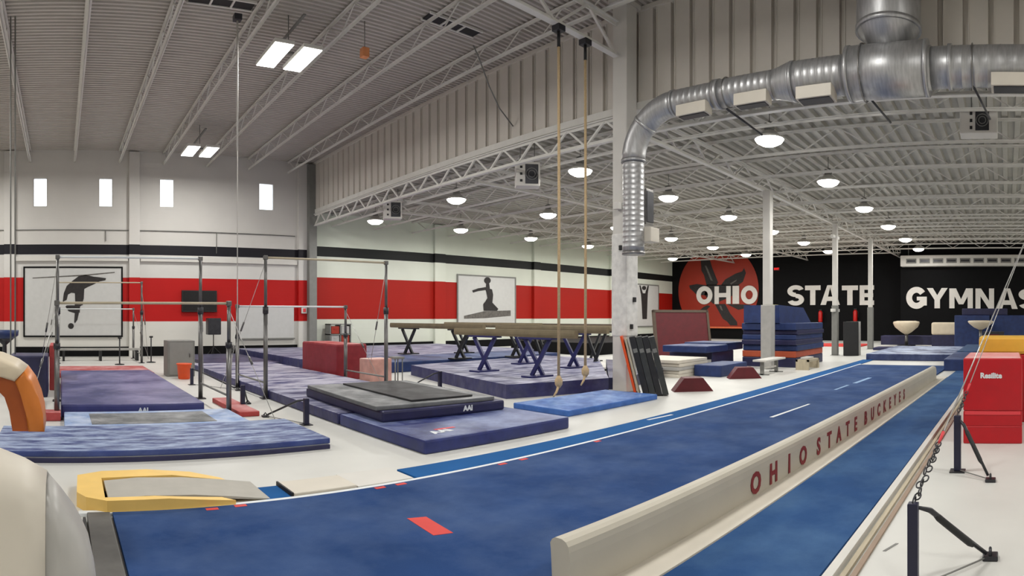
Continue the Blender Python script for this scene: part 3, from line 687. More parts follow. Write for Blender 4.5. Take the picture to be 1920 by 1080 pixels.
beam_word('OHIO', 2.22, 3.70); beam_word('STATE', 3.80, 5.60); beam_word('BUCKEYES', 5.73, 8.75)
for k in range(3):
    pass

# ------------------------------------------------------------------ guy posts, chains and wires on the right
def chain(p, q, n_, r, parent):
    p,q = Vector(p),Vector(q); d=(q-p); L_=d.length; d.normalize()
    u = d.cross(Vector((0,0,1))).normalized(); v = u.cross(d)
    for i in range(n_):
        c = p+d*L_*(i+.5)/n_; e = u if i%2 else v
        wob = Vector((random.uniform(-1,1),random.uniform(-1,1),random.uniform(-1,1)))*r*.8 if 0<i<n_-1 else Vector()
        hl = L_/n_*.72
        b = bm_new(); tube(b, [c+wob+d*hl*cos(a)+e*r*1.3*sin(a) for a in [2*pi*k/10 for k in range(11)]], r*.35, 5, False)
        obj('chain_link', b, M_darksteel, parent)
def guy_post(x,y,h,ax,ay,label,w_=.035, m=M_navy, turn=True):
    t = thing('tension_post', label, 'post', (x,y,0))
    b = bm_new(); box(b,-w_,w_,-w_,w_,.012,h,.006); obj('post', b, m, t)
    b = bm_new(); box(b,-w_*2.2,w_*2.2,-w_*2.2,w_*2.2,0,.012,.003); obj('base_plate', b, M_darksteel, t)
    b = bm_new(); tube(b, [(0,0,h-.02),(ax*.2,ay*.2,h*.86),(ax*.93,ay*.93,.05)], [.008,.018,.014],6); obj('brace', b, M_darksteel, t)
    if turn:
        p = Vector((ax*.25,ay*.25,h*.80)); q = Vector((ax*.75,ay*.75,h*.26)); b = bm_new(); tube(b,[p,p.lerp(q,.1),p.lerp(q,.9),q],[.012,.022,.022,.012],8); obj('turnbuckle', b, M_rubber, t)
    b = bm_new(); box(b,ax-.05,ax+.05,ay-.05,ay+.05,0,.03,.008); tube(b,[(ax-.03,ay,.03),(ax,ay,.07),(ax+.03,ay,.03)],.01,6); obj('floor_anchor', b, M_darksteel, t)
    b = bm_new(); tube(b,[(0,0,.02),(ax,ay,.02)],.006,5); obj('floor_strap', b, M_gray, t)
    return t
navyp = mat('navy_post',(24,24,52),.4,var=.1)
gp = guy_post(3.36,.53,.50,.50,-.42,'navy guy post with chain and turnbuckle in the near right corner', .03, navyp)
b = bm_new(); 
g2 = guy_post(6.02,.50,.56,-.35,-.34,'navy guy post standing in front of the red vault block', .035, navyp)
for ch in g2.children: pass
top = (9.1,-.35,2.9)
def wire_run(p, n_, clen, label):
    p = Vector(p); q = Vector(top); d = (q-p).normalized()
    t = thing('guy_wire', label, 'wire', p)
    chain((0,0,.0), d*clen, n_, .014, t)
    b = bm_new(); tube(b,[d*clen, d*(clen+.12)],[.009,.013],6); obj('red_clip', b, M_redl, t)
    b = bm_new(); tube(b,[d*(clen+.14), q-p], .006,6); obj('cable', b, M_wire, t)
wire_run((3.36,.53,.50), 14, .60, 'chain and steel guy wire rising from the near navy guy post')
wire_run((6.02,.50,.56), 8, .35, 'chain and steel guy wire rising from the guy post by the red block')
# the bar upright that the wires hold, just outside the picture
t = thing('high_bar', 'steel high bar upright that holds the guy wires', 'high bar', (9.1,-.35,0))
b = bm_new(); tube(b,[(0,0,0.02),(0,0,2.9)],.035,10); obj('upright', b, M_chrome, t)
b = bm_new(); tube(b,[(0,-2.4,0.02),(0,-2.4,2.9)],.035,10); obj('upright', b, M_chrome, t)
b = bm_new(); tube(b,[(0,.05,2.86),(0,-2.45,2.86)],.016,10); obj('rail', b, M_chrome, t)
for fy in (0,-2.4):
    b = bm_new(); box(b,-.2,.2,fy-.1,fy+.1,0,.02); obj('foot', b, M_darksteel, t)
# floor scuffs: taped cable marks
quad('floor_mark', [(3.9,.80),(4.05,.74),(4.05,.76),(3.9,.82)], 0,.003, M_gray, 'short grey scuff on the floor by the white edge rail', 'mark')

# ------------------------------------------------------------------ red vault block stack and yellow top
def soft(nm, x0,x1,y0,y1,z0,z1,bev,m,label,cat,rz=0,grp=None,loc=None):
    cx_,cy_ = (x0+x1)/2,(y0+y1)/2
    b = bm_new(); box(b,x0-cx_,x1-cx_,y0-cy_,y1-cy_,0,z1-z0,bev)
    return tag(obj(nm,b,m,None,(cx_,cy_,z0),rz), label, cat, grp)
t = thing('spotting_block', 'tall red vinyl spotting block of two sections with small white logo', 'block', (7.95,.18,0))
for z0,z1,nm in ((0,.21,'lower_section'),(.212,.40,'middle_section'),(.402,1.04,'upper_section')):
    b = bm_new(); box(b,-.6,.6,-.36,.36,z0,z1,.015); obj(nm,b,M_red,t)
b = bm_new(); box(b,-.606,-.6,-.34,.34,.355,.40,.001); obj('hook_strip',b,M_redl,t)
b = bm_new(); box(b,-.603,-.6,-.34,.34,.205,.214); obj('seam_strip',b,M_redl,t)
b = bm_new(); box(b,-.58,.58,-.34,.34,1.04,1.045); obj('top_panel',b,mat('pink_top',(232,150,150),.5,var=.08,chalk=.5,ccol=(240,225,225)),t)
o = link('logo', text_mesh('Resilite', .09, .001, .004, M_line), t); o.location=(-.603,.02,.83); o.rotation_euler=(pi/2,0,-pi/2)
soft('spotting_block',8.85,9.9,-.55,.45,0,1.0,.03,M_red,'red vinyl block standing behind the logo block under the yellow pad','block')
t = thing('yellow_pad', 'yellow padded block lying on the red block at the right edge', 'pad', (9.15,.02,1.0))
b = bm_new(); box(b,-.32,.32,-.36,.40,0,.26,.05); obj('pad',b,M_yellow2,t)
b = bm_new(); box(b,-.325,-.32,-.28,.32,.04,.22,.001); obj('front_panel',b,mat('yellow_panel',(226,170,60),.4,var=.05),t)

# ------------------------------------------------------------------ far right: crash mats, trainers, navy stack
soft('crash_mat',20.9,26.8,1.9,5.0,0,.24,.03,mat('end_mat',(26,42,92),.5,var=.12,chalk=1.6,ccol=(165,178,205),cscale=1.5),'large chalky crash mat lying across the end of the wide runway','mat')
soft('crash_mat',17.15,20.7,1.15,1.82,0,.34,.03,M_midblue,'dark blue side mat at the end of the lettered beam','mat')
soft('crash_mat',20.9,26,.9,1.75,0,.36,.03,mat('mottled_blue',(40,72,112),.6,var=.4,scale=6),'mottled blue side mat beyond the dark blue one','mat')
soft('carpet_piece',27.3,28.5,5.2,6.2,0,.12,.02,M_navy,'small navy mat lying behind the end crash mat','mat')
t = thing('mushroom_trainer','cream mushroom trainer on a steel post before the black wall','trainer',(31.9,5.4,0))
b = bm_new(); lathe(b,[(.10,.62),(.3,.74),(.62,1.0),(.72,1.2),(.70,1.29),(.5,1.33)],n=24); obj('cap',b,M_cream2,t)
b = bm_new(); tube(b,[(0,0,.03),(0,0,.66)],.09,12); obj('post',b,M_chrome,t)
b = bm_new(); lathe(b,[(.5,0),(.5,.03),(.1,.04)],n=20); obj('base',b,M_darksteel,t)
t = thing('mushroom_trainer','thin-edged cream trainer between the navy stack and the yellow pad','trainer',(28.0,1.25,0))
b = bm_new(); lathe(b,[(.08,.95),(.3,1.05),(.55,1.25),(.6,1.33),(.55,1.37),(.3,1.38)],n=24); obj('cap',b,M_cream2,t)
b = bm_new(); tube(b,[(0,0,.03),(0,0,1.0)],.08,12); obj('post',b,M_chrome,t)
b = bm_new(); lathe(b,[(.45,0),(.45,.03),(.1,.04)],n=20); obj('base',b,M_darksteel,t)
t = thing('pommel_trainer','barrel-shaped cream trainer on a navy base','trainer',(31.2,3.2,0))
b = bm_new(); box(b,-.4,.4,-.72,.72,.62,1.26,.12,seg=3); obj('body',b,M_cream2,t)
b = bm_new(); box(b,-.35,.35,-.7,.7,0,.62,.02); obj('base',b,M_navy,t)
soft('navy_mat',32.8,33.9,1.4,7.0,0,.5,.03,M_navy,'long low navy mat against the foot of the black wall','mat')
for x0,x1,y0,y1,z0,z1,lab in ((28.9,30.3,.85,2.55,0,1.62,'big navy block left half of the stack below the letters'),(28.9,30.3,-.95,.8,0,1.62,'big navy block right half of the stack below the letters'),(29.1,30.2,.0,2.2,1.62,1.95,'navy mat lying on top of the big navy blocks'),(30.4,30.9,1.0,2.5,0,1.35,'navy mat standing behind the left navy block')):
    soft('navy_block',x0,x1,y0,y1,z0,z1,.04,M_midblue if z0<1 else M_navy,lab,'block')
t = thing('spring_floor_cart','dark cart with a red panel beside the end crash mat','cart',(26.4,.45+1.6-1.4,0))
b = bm_new(); box(b,-.3,.3,-.5,.4,.35,.9,.02); obj('body',b,M_darksteel,t)
b = bm_new(); box(b,-.32,-.3,-.3,.2,.5,.8); obj('panel',b,M_maroon,t)
for sx in (-.25,.25):
    for sy in (-.42,.32):
        b = bm_new(); tube(b,[(sx,sy,0),(sx,sy,.36)],.03,6); obj('leg',b,M_rubber,t)
quad('red_mat',[(30,7.5),(32.5,7.5),(32.5,10.2),(30,10.2)],0,.06,M_tape,'thin red mat on the floor below the right fire extinguisher','mat')

# ------------------------------------------------------------------ middle distance: stacks and leaning mats
lays = [(0,.30,M_navy,0),(.30,.50,mat('orange_edge',(170,74,44),.5,var=.1),.0),(.50,.68,M_midblue,.05),(.68,.84,M_navy,-.05),(.84,1.0,M_midblue,.0),(1.0,1.14,M_navy,.06),(1.14,1.36,M_midblue,-.04)]
for i,(z0,z1,m_,dx) in enumerate(lays):
    nm = 'orange-red mat' if i==1 else 'blue mat'
    soft('stacked_mat',17.2+dx,19.9+dx,6.3-abs(dx)*.5,8.1,z0,z1-.004,.025,m_,'%s in the big stack behind the grey-based column, %s from the floor' % (nm, ['bottom one','second','third','fourth','fifth','sixth','topmost full one'][i]),'mat',grp='mats in the big stack')
b = bm_new(); prism(b,[(-1.5,0),(1.5,0),(.7,.5),(-1.5,.55)],-.6,.6,axis='y'); tag(obj('wedge_mat',b,M_midblue,None,(18.6,7.4,1.36)),'blue wedge mat on top of the big blue stack','wedge')
t = thing('yellowed_sign','pale yellow notice standing behind the blue wedge','sign',(19.6,8.05,1.36))
b = bm_new(); box(b,-.5,.5,-.02,.02,0,.62,.005); obj('board',b,mat('pale_yellow',(204,200,150),.6,var=.05),t)
for x in (-.2,0,.2):
    b = bm_new(); box(b,x,x+.08,-.024,-.02,.38,.48); obj('print',b,M_print,t)
soft('folded_mat',15.75,17.2,8.4,9.9,0,.50,.03,M_navy,'navy folded mat under the long pale blue one','mat')
soft('folded_mat',15.2,16.6,8.3,9.8,.50,.70,.03,M_midblue,'slate blue folded mat, left one on the low navy stack','mat')
soft('folded_mat',16.65,17.9,8.4,9.9,.50,.74,.03,M_midblue,'slate blue folded mat, right one on the low navy stack','mat')
soft('folded_mat',13.7,15.3,7.05,7.85,0,.30,.03,M_midblue,'blue folded mat on the floor behind the red trapezoid blocks','mat')
for i in range(5):
    soft('panel_mat',13.0+.05*(i%2),13.0+1.55-.03*(i%3),7.9,9.4,.09*i,.09*i+.085,.012,M_cream if i!=2 else M_grayvin,'off-white board in the low stack beside the leaning black mats, %s' % ['bottommost','second lowest','middle one','second highest','topmost'][i],'board',grp='off-white boards')
for i in range(3):
    soft('panel_mat',14.62,15.7,8.36+.02*i,9.3,.1*i,.1*i+.09,.012,(M_wood,M_cream,M_grayvin)[i],'pale board in the shorter stack between the white boards and the blue mats, %s' % ['lowest','middle','highest'][i],'board')
def wedge(cx_,cy_,rz,label):
    b = bm_new(); prism(b,[(-.42,0),(.42,0),(.2,.28),(-.2,.28)],-.18,.18,axis='y'); 
    t = tag(obj('trapezoid_block',b,M_maroon,None,(cx_,cy_,0),rz),label,'block')
wedge(10.95,6.32,R(-48),'dark red trapezoid block nearest the leaning black mats')
wedge(13.8,6.45,R(-52),'dark red trapezoid block beside the low blue mats')
t = thing('work_bench','low white bench of slats cluttered by the mat stack','bench',(15.25,6.35,0))
b = bm_new(); box(b,-.7,.7,-.2,.2,.36,.41,.01); obj('top',b,M_white,t)
for x in (-.55,.45):
    b = bm_new(); box(b,x,x+.05,-.05,.05,0,.36); box(b,x-.0,x+.05,-.2,.2,0,.03); obj('leg',b,M_gray,t)
b = bm_new(); box(b,-.5,.45,-.02,.02,.15,.19); obj('stretcher',b,M_steelw,t)
t = thing('equipment_crate','pale metal frame on the floor at the foot of the blue stack','frame',(17.0,5.85,0))
b = bm_new()
for x in (-.5,.44): box(b,x,x+.06,-.2,.2,0,.3)
box(b,-.5,.5,-.2,-.14,.24,.3); box(b,-.5,.5,.14,.2,.24,.3); obj('rails',b,M_wood,t)
b = bm_new(); box(b,-.3,.2,-.12,.12,.3,.36,.01); obj('plate',b,M_white,t)
def leaning(nm,x,y,w_,h,th,lean,rz,m,label,cat='mat'):
    b = bm_new(); box(b,-th/2,th/2,-w_/2,w_/2,0,h,.012)
    o = obj(nm,b,m,None,(x,y,.0+abs(sin(lean))*th/2)); o.rotation_euler = Matrix.Rotation(rz,4,'Z').to_euler(); o.rotation_euler = (Matrix.Rotation(rz,4,'Z')@Matrix.Rotation(lean,4,'Y')).to_euler(); return tag(o,label,cat)
for i in range(4):
    o = leaning('folding_mat',9.90+.072*i,6.76-.105*i,.42,1.18,.119,-R(14),R(-55.6),mat('charcoal_vinyl',(50,52,52),.45,var=.25) if i%2 else M_blackmat,'black folding mat leaning by the wrapped column, %s from the column' % ORD[i])
    b = bm_new(); box(b,-.04,.04,-.214,-.21,.86,.94); obj('handle_patch',b,M_gray,o)
leaning('folding_mat',9.78,6.93,.40,1.2,.05,-R(14),R(-55.6),M_orangeb,'thin orange-edged board leaning against the black folding mats','board')
leaning('folding_mat',9.82,6.87,.40,1.15,.04,-R(14),R(-55.6),M_wood,'thin wooden board leaning between the orange board and the black mats','board')
t = thing('leaning_frame','maroon panel mat in a dark timber frame leaning behind the beams','panel',(20.2,12.0,0),R(-35))
b = bm_new(); box(b,-1.1,1.1,-.05,.05,.05,1.75,.02); p_=obj('panel',b,M_maroon,t); p_.rotation_euler=(R(-12),0,0)
b = bm_new(); box(b,-1.2,-1.1,-.07,.07,0,1.85); box(b,1.1,1.2,-.07,.07,0,1.85); box(b,-1.2,1.2,-.07,.07,1.75,1.85); p_=obj('frame',b,mat('dark_timber',(84,70,58),.6),t); p_.rotation_euler=(R(-12),0,0)
for i,(x,m_) in enumerate(((23.15,M_rubber),(23.5,M_grayvin))):
    leaning('folding_mat',x,6.15,.6,1.35,.2,R(3),R(20),m_,'%s mat standing on edge right of the big blue stack' % ('black','grey')[i])
soft('low_platform',18.5,27,15.2,20,0,.5,.04,M_black,'low black platform in front of the red disc','platform')

# ------------------------------------------------------------------ landing mats in the centre
cm = [(5.56,7.7,M_laven if 0 else mat('front_landing',(30,40,100),.45,var=.25,chalk=1.0,ccol=(140,152,190),cscale=1.0)),(7.75,10.7,M_navy_ch),(10.75,13.8,M_laven),(13.85,17.6,M_laven)]
for i,(y0,y1,m_) in enumerate(cm):
    x1 = (6.25,6.3,6.35,6.35)[i]
    soft('landing_mat',3.84,x1,y0,y1,0,.165,.03,m_,['chalky navy landing mat nearest the viewer, with a small logo','second landing mat in the centre row, under the grey panel','third landing mat in the centre row, beside the red block','landing mat at the far end of the centre row'][i],'mat',grp='centre row of landing mats')
o = bpy.data.objects['landing_mat']; l_ = link('logo', text_mesh('AAI', .2, .001, .01, M_line), o); l_.location=(-.75,-.75,.167); l_.rotation_euler=(0,0,R(10))
l_ = link('logo_bar', mesh_of('logo_bar', box(bm_new(),-.15,.15,-.03,.03,0,.002), M_redl), o); l_.location=(-.6,-.62,.1665)
o=soft('crash_mat',4.08,6.12,6.72,9.6,.166,.31,.03,M_navy,'navy mat on the centre landing mats, under the grey panel, with white logo','mat',rz=R(-3))
l_ = link('logo', text_mesh('AAI', .10, .001, .006, M_line), o); l_.location=(.35,-1.442,.08); l_.rotation_euler=(pi/2,0,0)
soft('sting_mat',4.05,6.0,6.8,9.5,.311,.37,.015,M_grayp,'grey chalk-dusted panel mat on the navy mat','mat',rz=R(-4))
soft('sting_mat',4.65,5.7,6.95,9.3,.371,.40,.01,M_blackmat,'thin black rubber mat on top of the grey panel mat','mat',rz=R(-3))
soft('landing_mat',6.95,9.45,6.2,7.45,0,.10,.02,M_blue,'bright light-blue mat under the climbing ropes','mat')

# ------------------------------------------------------------------ left mats
t = thing('landing_mat','large blue chalky double-layer mat nearest on the left','mat',(0,0,0))
b = bm_new(); box(b,-.75,3.06,6.38,7.85,.0,.052,.008); obj('lower_layer',b,M_navy,t)
b = bm_new(); box(b,-.73,3.04,6.40,7.84,.052,.062); obj('middle_layer',b,M_line,t)
b = bm_new(); box(b,-.75,3.06,6.38,7.85,.062,.13,.015); obj('upper_layer',b,M_front,t)
t = thing('base_mat','pale blue chalk-covered mat with grey centre panel under the low bar','mat',(0,0,0))
b = bm_new(); box(b,.05,2.6,7.95,9.2,0,.10,.015); obj('body',b,M_paleb,t)
b = bm_new(); box(b,.42,2.15,8.1,9.0,.10,.104); obj('centre_panel',b,M_grayp,t)
soft('landing_mat',-.0,2.25,9.25,15.2,0,.20,.03,M_purple,'smooth purple-blue landing mat under the uneven bars on the left','mat')
l_ = link('logo', text_mesh('AAI', .1, .001, .005, M_line), bpy.data.objects['landing_mat.003'] if 'landing_mat.003' in bpy.data.objects else None); 
_lm = [o for o in bpy.data.objects if o.get('label','').startswith('smooth purple')][0]; l_.parent=_lm; l_.location=(.15,-2.976,.1); l_.rotation_euler=(pi/2,0,0)
soft('red_mat',-.2,2.4,15.3,17.5,0,.12,.02,M_redmat,'pinkish red chalked mat behind the left landing mat','mat')
soft('navy_block',-1.0,-.25,11.6,12.6,0,.80,.03,M_navy,'dark navy upright block behind the tan vault table','block')
soft('red_mat',-.24,-.08,12.7,14.0,0,.95,.02,M_redmat,'narrow faded red pad standing by the navy block','pad')
soft('base_pad',-.3,.0,8.95,9.25,0,.13,.015,M_redmat,'faded red pad at the foot of the left bar upright','pad')
soft('base_pad',2.72,3.05,8.9,10.6,0,.08,.015,M_redmat,'faded red pad at the foot of the right bar uprights','pad')
t = thing('steel_cabinet','grey steel box standing at the left edge of the centre mats','cabinet',(3.1,15.6,0))
b = bm_new(); box(b,-.36,.36,-.3,.3,0,.93,.01); obj('body',b,M_gray,t)
b = bm_new(); box(b,-.31,.31,-.31,-.3,.05,.88,.003); obj('door',b,mat('cabinet_door',(132,132,128),.5,var=.04),t)
b = bm_new(); tube(b,[(.22,-.33,.5),(.22,-.33,.62)],.012,6); obj('handle',b,M_chrome,t)
t = thing('bucket','orange bucket on the floor in front of the grey steel box','bucket',(3.05,14.7,0))
b = bm_new(); lathe(b,[(.13,0),(.15,.02),(.18,.36),(.19,.37)],n=16); obj('pail',b,M_orangeb,t)
b = bm_new(); lathe(b,[(.195,.36),(.2,.375),(.195,.39)],n=16); obj('rim',b,M_orangeb,t)
b = bm_new(); tube(b,[(.19*cos(a),0,.37+.02-.12*sin(a)) for a in [pi*i/8 for i in range(9)]],.006,5); obj('handle',b,M_wire,t)
t = thing('red_block','tall red chalky block standing on the floor right of the centre mats','block',(6.9,14.3,0))
b = bm_new(); box(b,-.42,.42,-1.15,1.0,0,.86,.03); obj('body',b,M_redc,t)
b = bm_new(); box(b,-.40,.40,-1.13,.98,.86,.875,.004); obj('top_panel',b,M_redmat,t)
soft('chalk_block',6.75,7.35,12.0,12.5,0,.58,.03,mat('pinkish',(200,150,140),.6,var=.2,scale=4,chalk=.8,ccol=(225,215,210)),'pale pink chalk-stained block in front of the red block','block')
t = thing('chalk_stand','metal chalk stand right of the pink block','stand',(7.6,12.2,0))
for sx in (-.1,.1):
    for sy in (-.1,.1):
        b = bm_new(); tube(b,[(sx,sy,0),(sx,sy,.55)],.014,6); obj('leg',b,M_gray,t)
b = bm_new(); box(b,-.14,.14,-.14,.14,.55,.6,.01); obj('tray',b,M_gray,t)

# short anchors with straps
for x,y,h,ax,ay,lab in ((3.42,7.93,.38,-.32,.85,'short dark anchor post at the corner of the front left mat'),(3.02,9.7,.40,.25,.5,'short navy anchor post between the left mats and the centre mats'),(2.96,13.4,.38,.7,-1.3,'short navy anchor post in front of the grey steel box'),(7.75,10.65,.36,-.55,.35,'short navy anchor post at the left edge of the beam mats')):
    guy_post(x,y,h,ax,ay,lab,.035,navyp,False)

# ------------------------------------------------------------------ uneven bars
def uneven(x0,x1,ylow,yhigh,zl,zh,z0,label, zb=None):
    t = thing('uneven_bars', label, 'uneven bars', ((x0+x1)/2,(ylow+yhigh)/2,0))
    hw=(x1-x0)/2; dy=(yhigh-ylow)/2; zb = zb or {}
    for s,yy,z in ((-1,-dy,zl),(1,-dy,zl),(-1,dy,zh),(1,dy,zh)):
        b = bm_new(); tube(b,[(s*hw,yy,z0),(s*hw,yy,z*.62)],.042,10); u=obj('upright',b,M_chrome,t)
        b = bm_new(); tube(b,[(s*hw,yy,z*.62),(s*hw,yy,z)],.030,10); obj('inner_tube',b,M_chrome,u)
        b = bm_new(); tube(b,[(s*hw,yy,z*.60),(s*hw,yy,z*.65)],.055,10); obj('clamp',b,M_darksteel,u)
        b = bm_new(); box(b,s*hw-.09,s*hw+.09,yy-.09,yy+.09,z0-.0,z0+.02); obj('foot_plate',b,M_darksteel,t)
    for yy,z in ((-dy,zl),(dy,zh)):
        b = bm_new(); tube(b,[(-hw,yy,z-.01),(hw,yy,z-.01)],.021,10); obj('rail',b,M_line if yy>0 else M_wood,t)
        for s in (-1,1):
            b = bm_new(); box(b,s*hw-.04,s*hw+.04,yy-.035,yy+.035,z-.05,z+.03,.01); obj('rail_end',b,M_chrome,t)
    for s in (-1,1):
        b = bm_new(); tube(b,[(s*hw,-dy,z0+.3),(s*hw,dy,z0+.3)],.018,6); obj('spreader',b,M_gray,t)
        for yy,z,o_ in ((-dy,zl,-.9),(dy,zh,1.6)):
            b = bm_new(); tube(b,[(s*hw,yy,z-.1),(s*(hw+.45),yy+o_,.03 if z0<.1 else z0+.01)],.006,5); obj('cable',b,M_wire,t)
            b = bm_new(); p=Vector((s*hw,yy,z-.1)); q=Vector((s*(hw+.45),yy+o_,.05)); tube(b,[p.lerp(q,.45),p.lerp(q,.52)],.02,6); obj('tensioner',b,M_chrome,t)
    return t
uneven(-.06,2.62,9.15,11.1,1.77,2.66,.0,'uneven bars on the left with the low wooden rail in front')
uneven(3.80,6.44,12.6,10.75,1.79,2.68,.0,'uneven bars straddling the centre row of landing mats')
uneven(-.1,2.70,22.3,20.0,1.85,2.70,.0,'uneven bars farthest back, close to the striped wall')

# ------------------------------------------------------------------ beam area: mats and balance beams
quad('beam_floor_mat',[(7.65,8.4),(9.95,7.75),(14.4,11.6),(14.4,14.0),(8.8,13.4)],0,.27,M_navy_ch,'large navy chalky mat under the balance beams','mat')
quad('beam_floor_mat',[(10.4,7.62),(14.5,7.2+1.6),(14.5,11.4),(10.15,7.9)],0,.25,M_navy,'navy mat beside the white column under the right beams','mat')
soft('beam_floor_mat',7.4,15.5,14.2,16.4,0,.30,.03,M_midblue,'mid blue mat in a row behind the navy beam mat','mat')
soft('beam_floor_mat',6.9,16.5,16.5,22.9,0,.30,.03,M_navy_ch,'wide navy mat reaching back to the striped wall','mat')
soft('beam_floor_mat',2.3+2.2,6.8,17.8,22.5,0,.12,.03,M_navy,'thin navy mat at the far end between the bar sets','mat')
def balance_beam(x,y0,y1,label,legm,z0=.27,top=1.27,body=M_tan):
    t = thing('balance_beam', label, 'balance beam', (x,(y0+y1)/2,0)); h=(y1-y0)/2
    b = bm_new(); prism(b,[(-.05,top),(-.065,top-.06),(-.065,top-.10),(-.05,top-.16),(.05,top-.16),(.065,top-.10),(.065,top-.06),(.05,top)],-h,h,axis='y'); obj('beam_body',b,body,t)
    for s in (-1,1):
        yy = s*(h-1.1)
        b = bm_new(); box(b,-.1,.1,yy-.5,yy+.5,top-.20,top-.16,.005); obj('mounting_plate',b,legm,t)
        for d in (-1,1):
            b = bm_new(); sweep_box(b,(d*.03,yy-d*.34,top-.2),(-d*.10,yy+d*.07,z0+.03),.075,.075); obj('leg',b,legm,t)
        b = bm_new(); box(b,-.32,.32,yy-.17,yy+.17,z0,z0+.035); obj('foot_bar',b,legm,t)
    return t
navyl = mat('navy_leg',(36,38,92),.45,var=.1); blackl = mat('black_leg',(22,24,28),.45,var=.1)
balance_beam(9.15,6.95+1.0,11.5+.4,'tan balance beam on navy legs nearest the climbing ropes',navyl)
balance_beam(11.0,13.0,18.0,'tan balance beam on black legs farthest left',blackl,.30,1.34)
balance_beam(12.9,12.6,17.4,'tan balance beam in the back row behind the farthest left one',blackl,.30,1.36)
balance_beam(11.4,8.9,12.9,'tan balance beam on navy legs behind the wrapped column',navyl,.27,1.3)
balance_beam(13.4,9.8,14.2,'tan balance beam right of the column above the off-white boards',blackl,.0,1.3,M_tan)
balance_beam(16.2,12.2,16.8,'dark balance beam in the row before the black platform',blackl,.0,1.3,mat('dark_suede',(80,66,52),.8))

# ------------------------------------------------------------------ climbing ropes and hanging cable
def rope(x,y,z1,z0,label):
    t = thing('climbing_rope', label, 'rope', (x,y,0))
    b = bm_new(); tube(b,[(0,0,z1),(.01,0,(z0+z1)/2),(0,0,z0)],.026,8); obj('rope',b,M_rope,t)
    b = bm_new(); lathe(b,[(.03,-.12),(.07,-.06),(.075,.02),(.03,.1)],n=12,m=Matrix.Translation((0,0,z0+.1))); obj('knot',b,M_rope,t)
    b = bm_new(); tube(b,[(0,0,z0+.02),(-.1,-.04,z0-.08),(-.22,-.08,z0-.15)],[.026,.022,.015],8); obj('tail',b,M_rope,t)
    b = bm_new(); tube(b,[(0,0,z1),(0,0,z1+.28)],.03,8); obj('swivel_hook',b,M_rubber,t)
    b = bm_new(); box(b,-.09,.09,-.09,.09,z1+.28,6.84,.01); obj('beam_clamp',b,M_darksteel,t)
rope(8.05,7.42,6.45,.28,'tan climbing rope with knotted end on the light blue mat, left one')
rope(8.8,7.42,6.45,.42,'tan climbing rope with knotted end, right one beside the column')
t = thing('hanging_cable','thin white pull cord hanging from the tall hall roof','cable',(3.5,11.6,0))
b = bm_new(); tube(b,[(0,0,.22),(0,0,7.5)],.010,6); obj('cord',b,M_white,t)
b = bm_new(); tube(b,[(0,0,4.9),(0,0,7.5)],.02,6); obj('sleeve',b,M_white,t)
b = bm_new(); box(b,-.08,.08,-.08,.08,7.5,7.62,.01); obj('pulley',b,M_darksteel,t)
t = thing('hanging_cable','double vertical cable hanging at the far left edge','cable',(-1.0,12.0,0))
b = bm_new(); tube(b,[(0,0,0.02),(0,0,7.55)],.016,6); tube(b,[(.09,0,0.02),(.09,0,7.55)],.016,6); obj('cord',b,M_gray,t)
t = thing('power_cable','grey cable drooping from the tall hall roof to the corrugated wall','cable',(0,0,0))
b = bm_new(); tube(b,[(8.57,10.5,7.65),(8.8,10.6,7.5),(9.3,10.8,7.0),(9.8,11.0,6.65),(10.35,11.1,6.35)],.018,6); obj('cord',b,M_gray,t)

# ------------------------------------------------------------------ springboard, yellow collar and slabs
t = thing('safety_collar','yellow foam U-shaped collar around the grey springboard','collar',(0,0,0))
b = bm_new()
def arm(pts_out, pts_in):
    pass
outer = [(.13,4.92),(.15,5.45),(.38,5.58),(.80,5.60),(1.20,5.55),(1.46,5.42),(1.50,5.34)]
inn = [(1.0,5.36),(.62,5.36),(.36,5.34),(.35,4.76),(.75,4.76),(1.30,4.75)]
low = [(1.40,4.68),(.85,4.67),(.36,4.67),(.20,4.78)]
poly = outer+inn+low
ctr = Vector((.8,4.8))
hts = {}
bmv_b=[];bmv_t=[]
for (x,y) in poly:
    h = .12 if x<1.0 else .12-.07*(x-1.0)/.5
    bmv_b.append(b.verts.new((x,y,0)))
    ins = Vector((x,y)); bmv_t.append(b.verts.new((x,y,max(.04,h))))
nP=len(poly)
for i in range(nP): b.faces.new((bmv_b[i],bmv_b[(i+1)%nP],bmv_t[(i+1)%nP],bmv_t[i]))
f1=b.faces.new(bmv_t); f2=b.faces.new(bmv_b[::-1])
bmesh.ops.triangulate(b, faces=[f1,f2])
obj('foam_body',b,M_yellow,t)
t = thing('springboard','grey carpeted springboard sloping down inside the yellow collar','springboard',(.98,5.05,0))
b = bm_new(); prism(b,[(-.60,.10),(-.3,.12),(.1,.105),(.45,.065),(.75,.02),(.75,.012),(.45,.045),(.1,.085),(-.3,.10),(-.60,.08)],-.275,.275,axis='y'); obj('top_deck',b,M_board,t)
b = bm_new(); box(b,-.58,.74,-.23,.23,0,.012); obj('base',b,M_wood,t)
for x in (-.45,-.25,-.05):
    for y in (-.13,.13):
        b = bm_new(); tube(b,[(x,y,.012),(x,y,.088)],.035,8); obj('spring',b,M_darksteel,t)
soft('carpet_piece',1.70,1.92,4.74,5.12,0,.02,.004,M_carpet2,'small blue carpet square beside the springboard tip','carpet')
soft('floor_slab',1.94,2.55,4.76,5.15,0,.045,.01,M_cream,'thin off-white slab with dark edge next to the blue carpet square','slab')
soft('floor_slab',2.56,3.15,4.76,5.22,0,.03,.008,M_grayvin if 0 else M_white,'thin white slab at the start of the bright blue strip','slab')
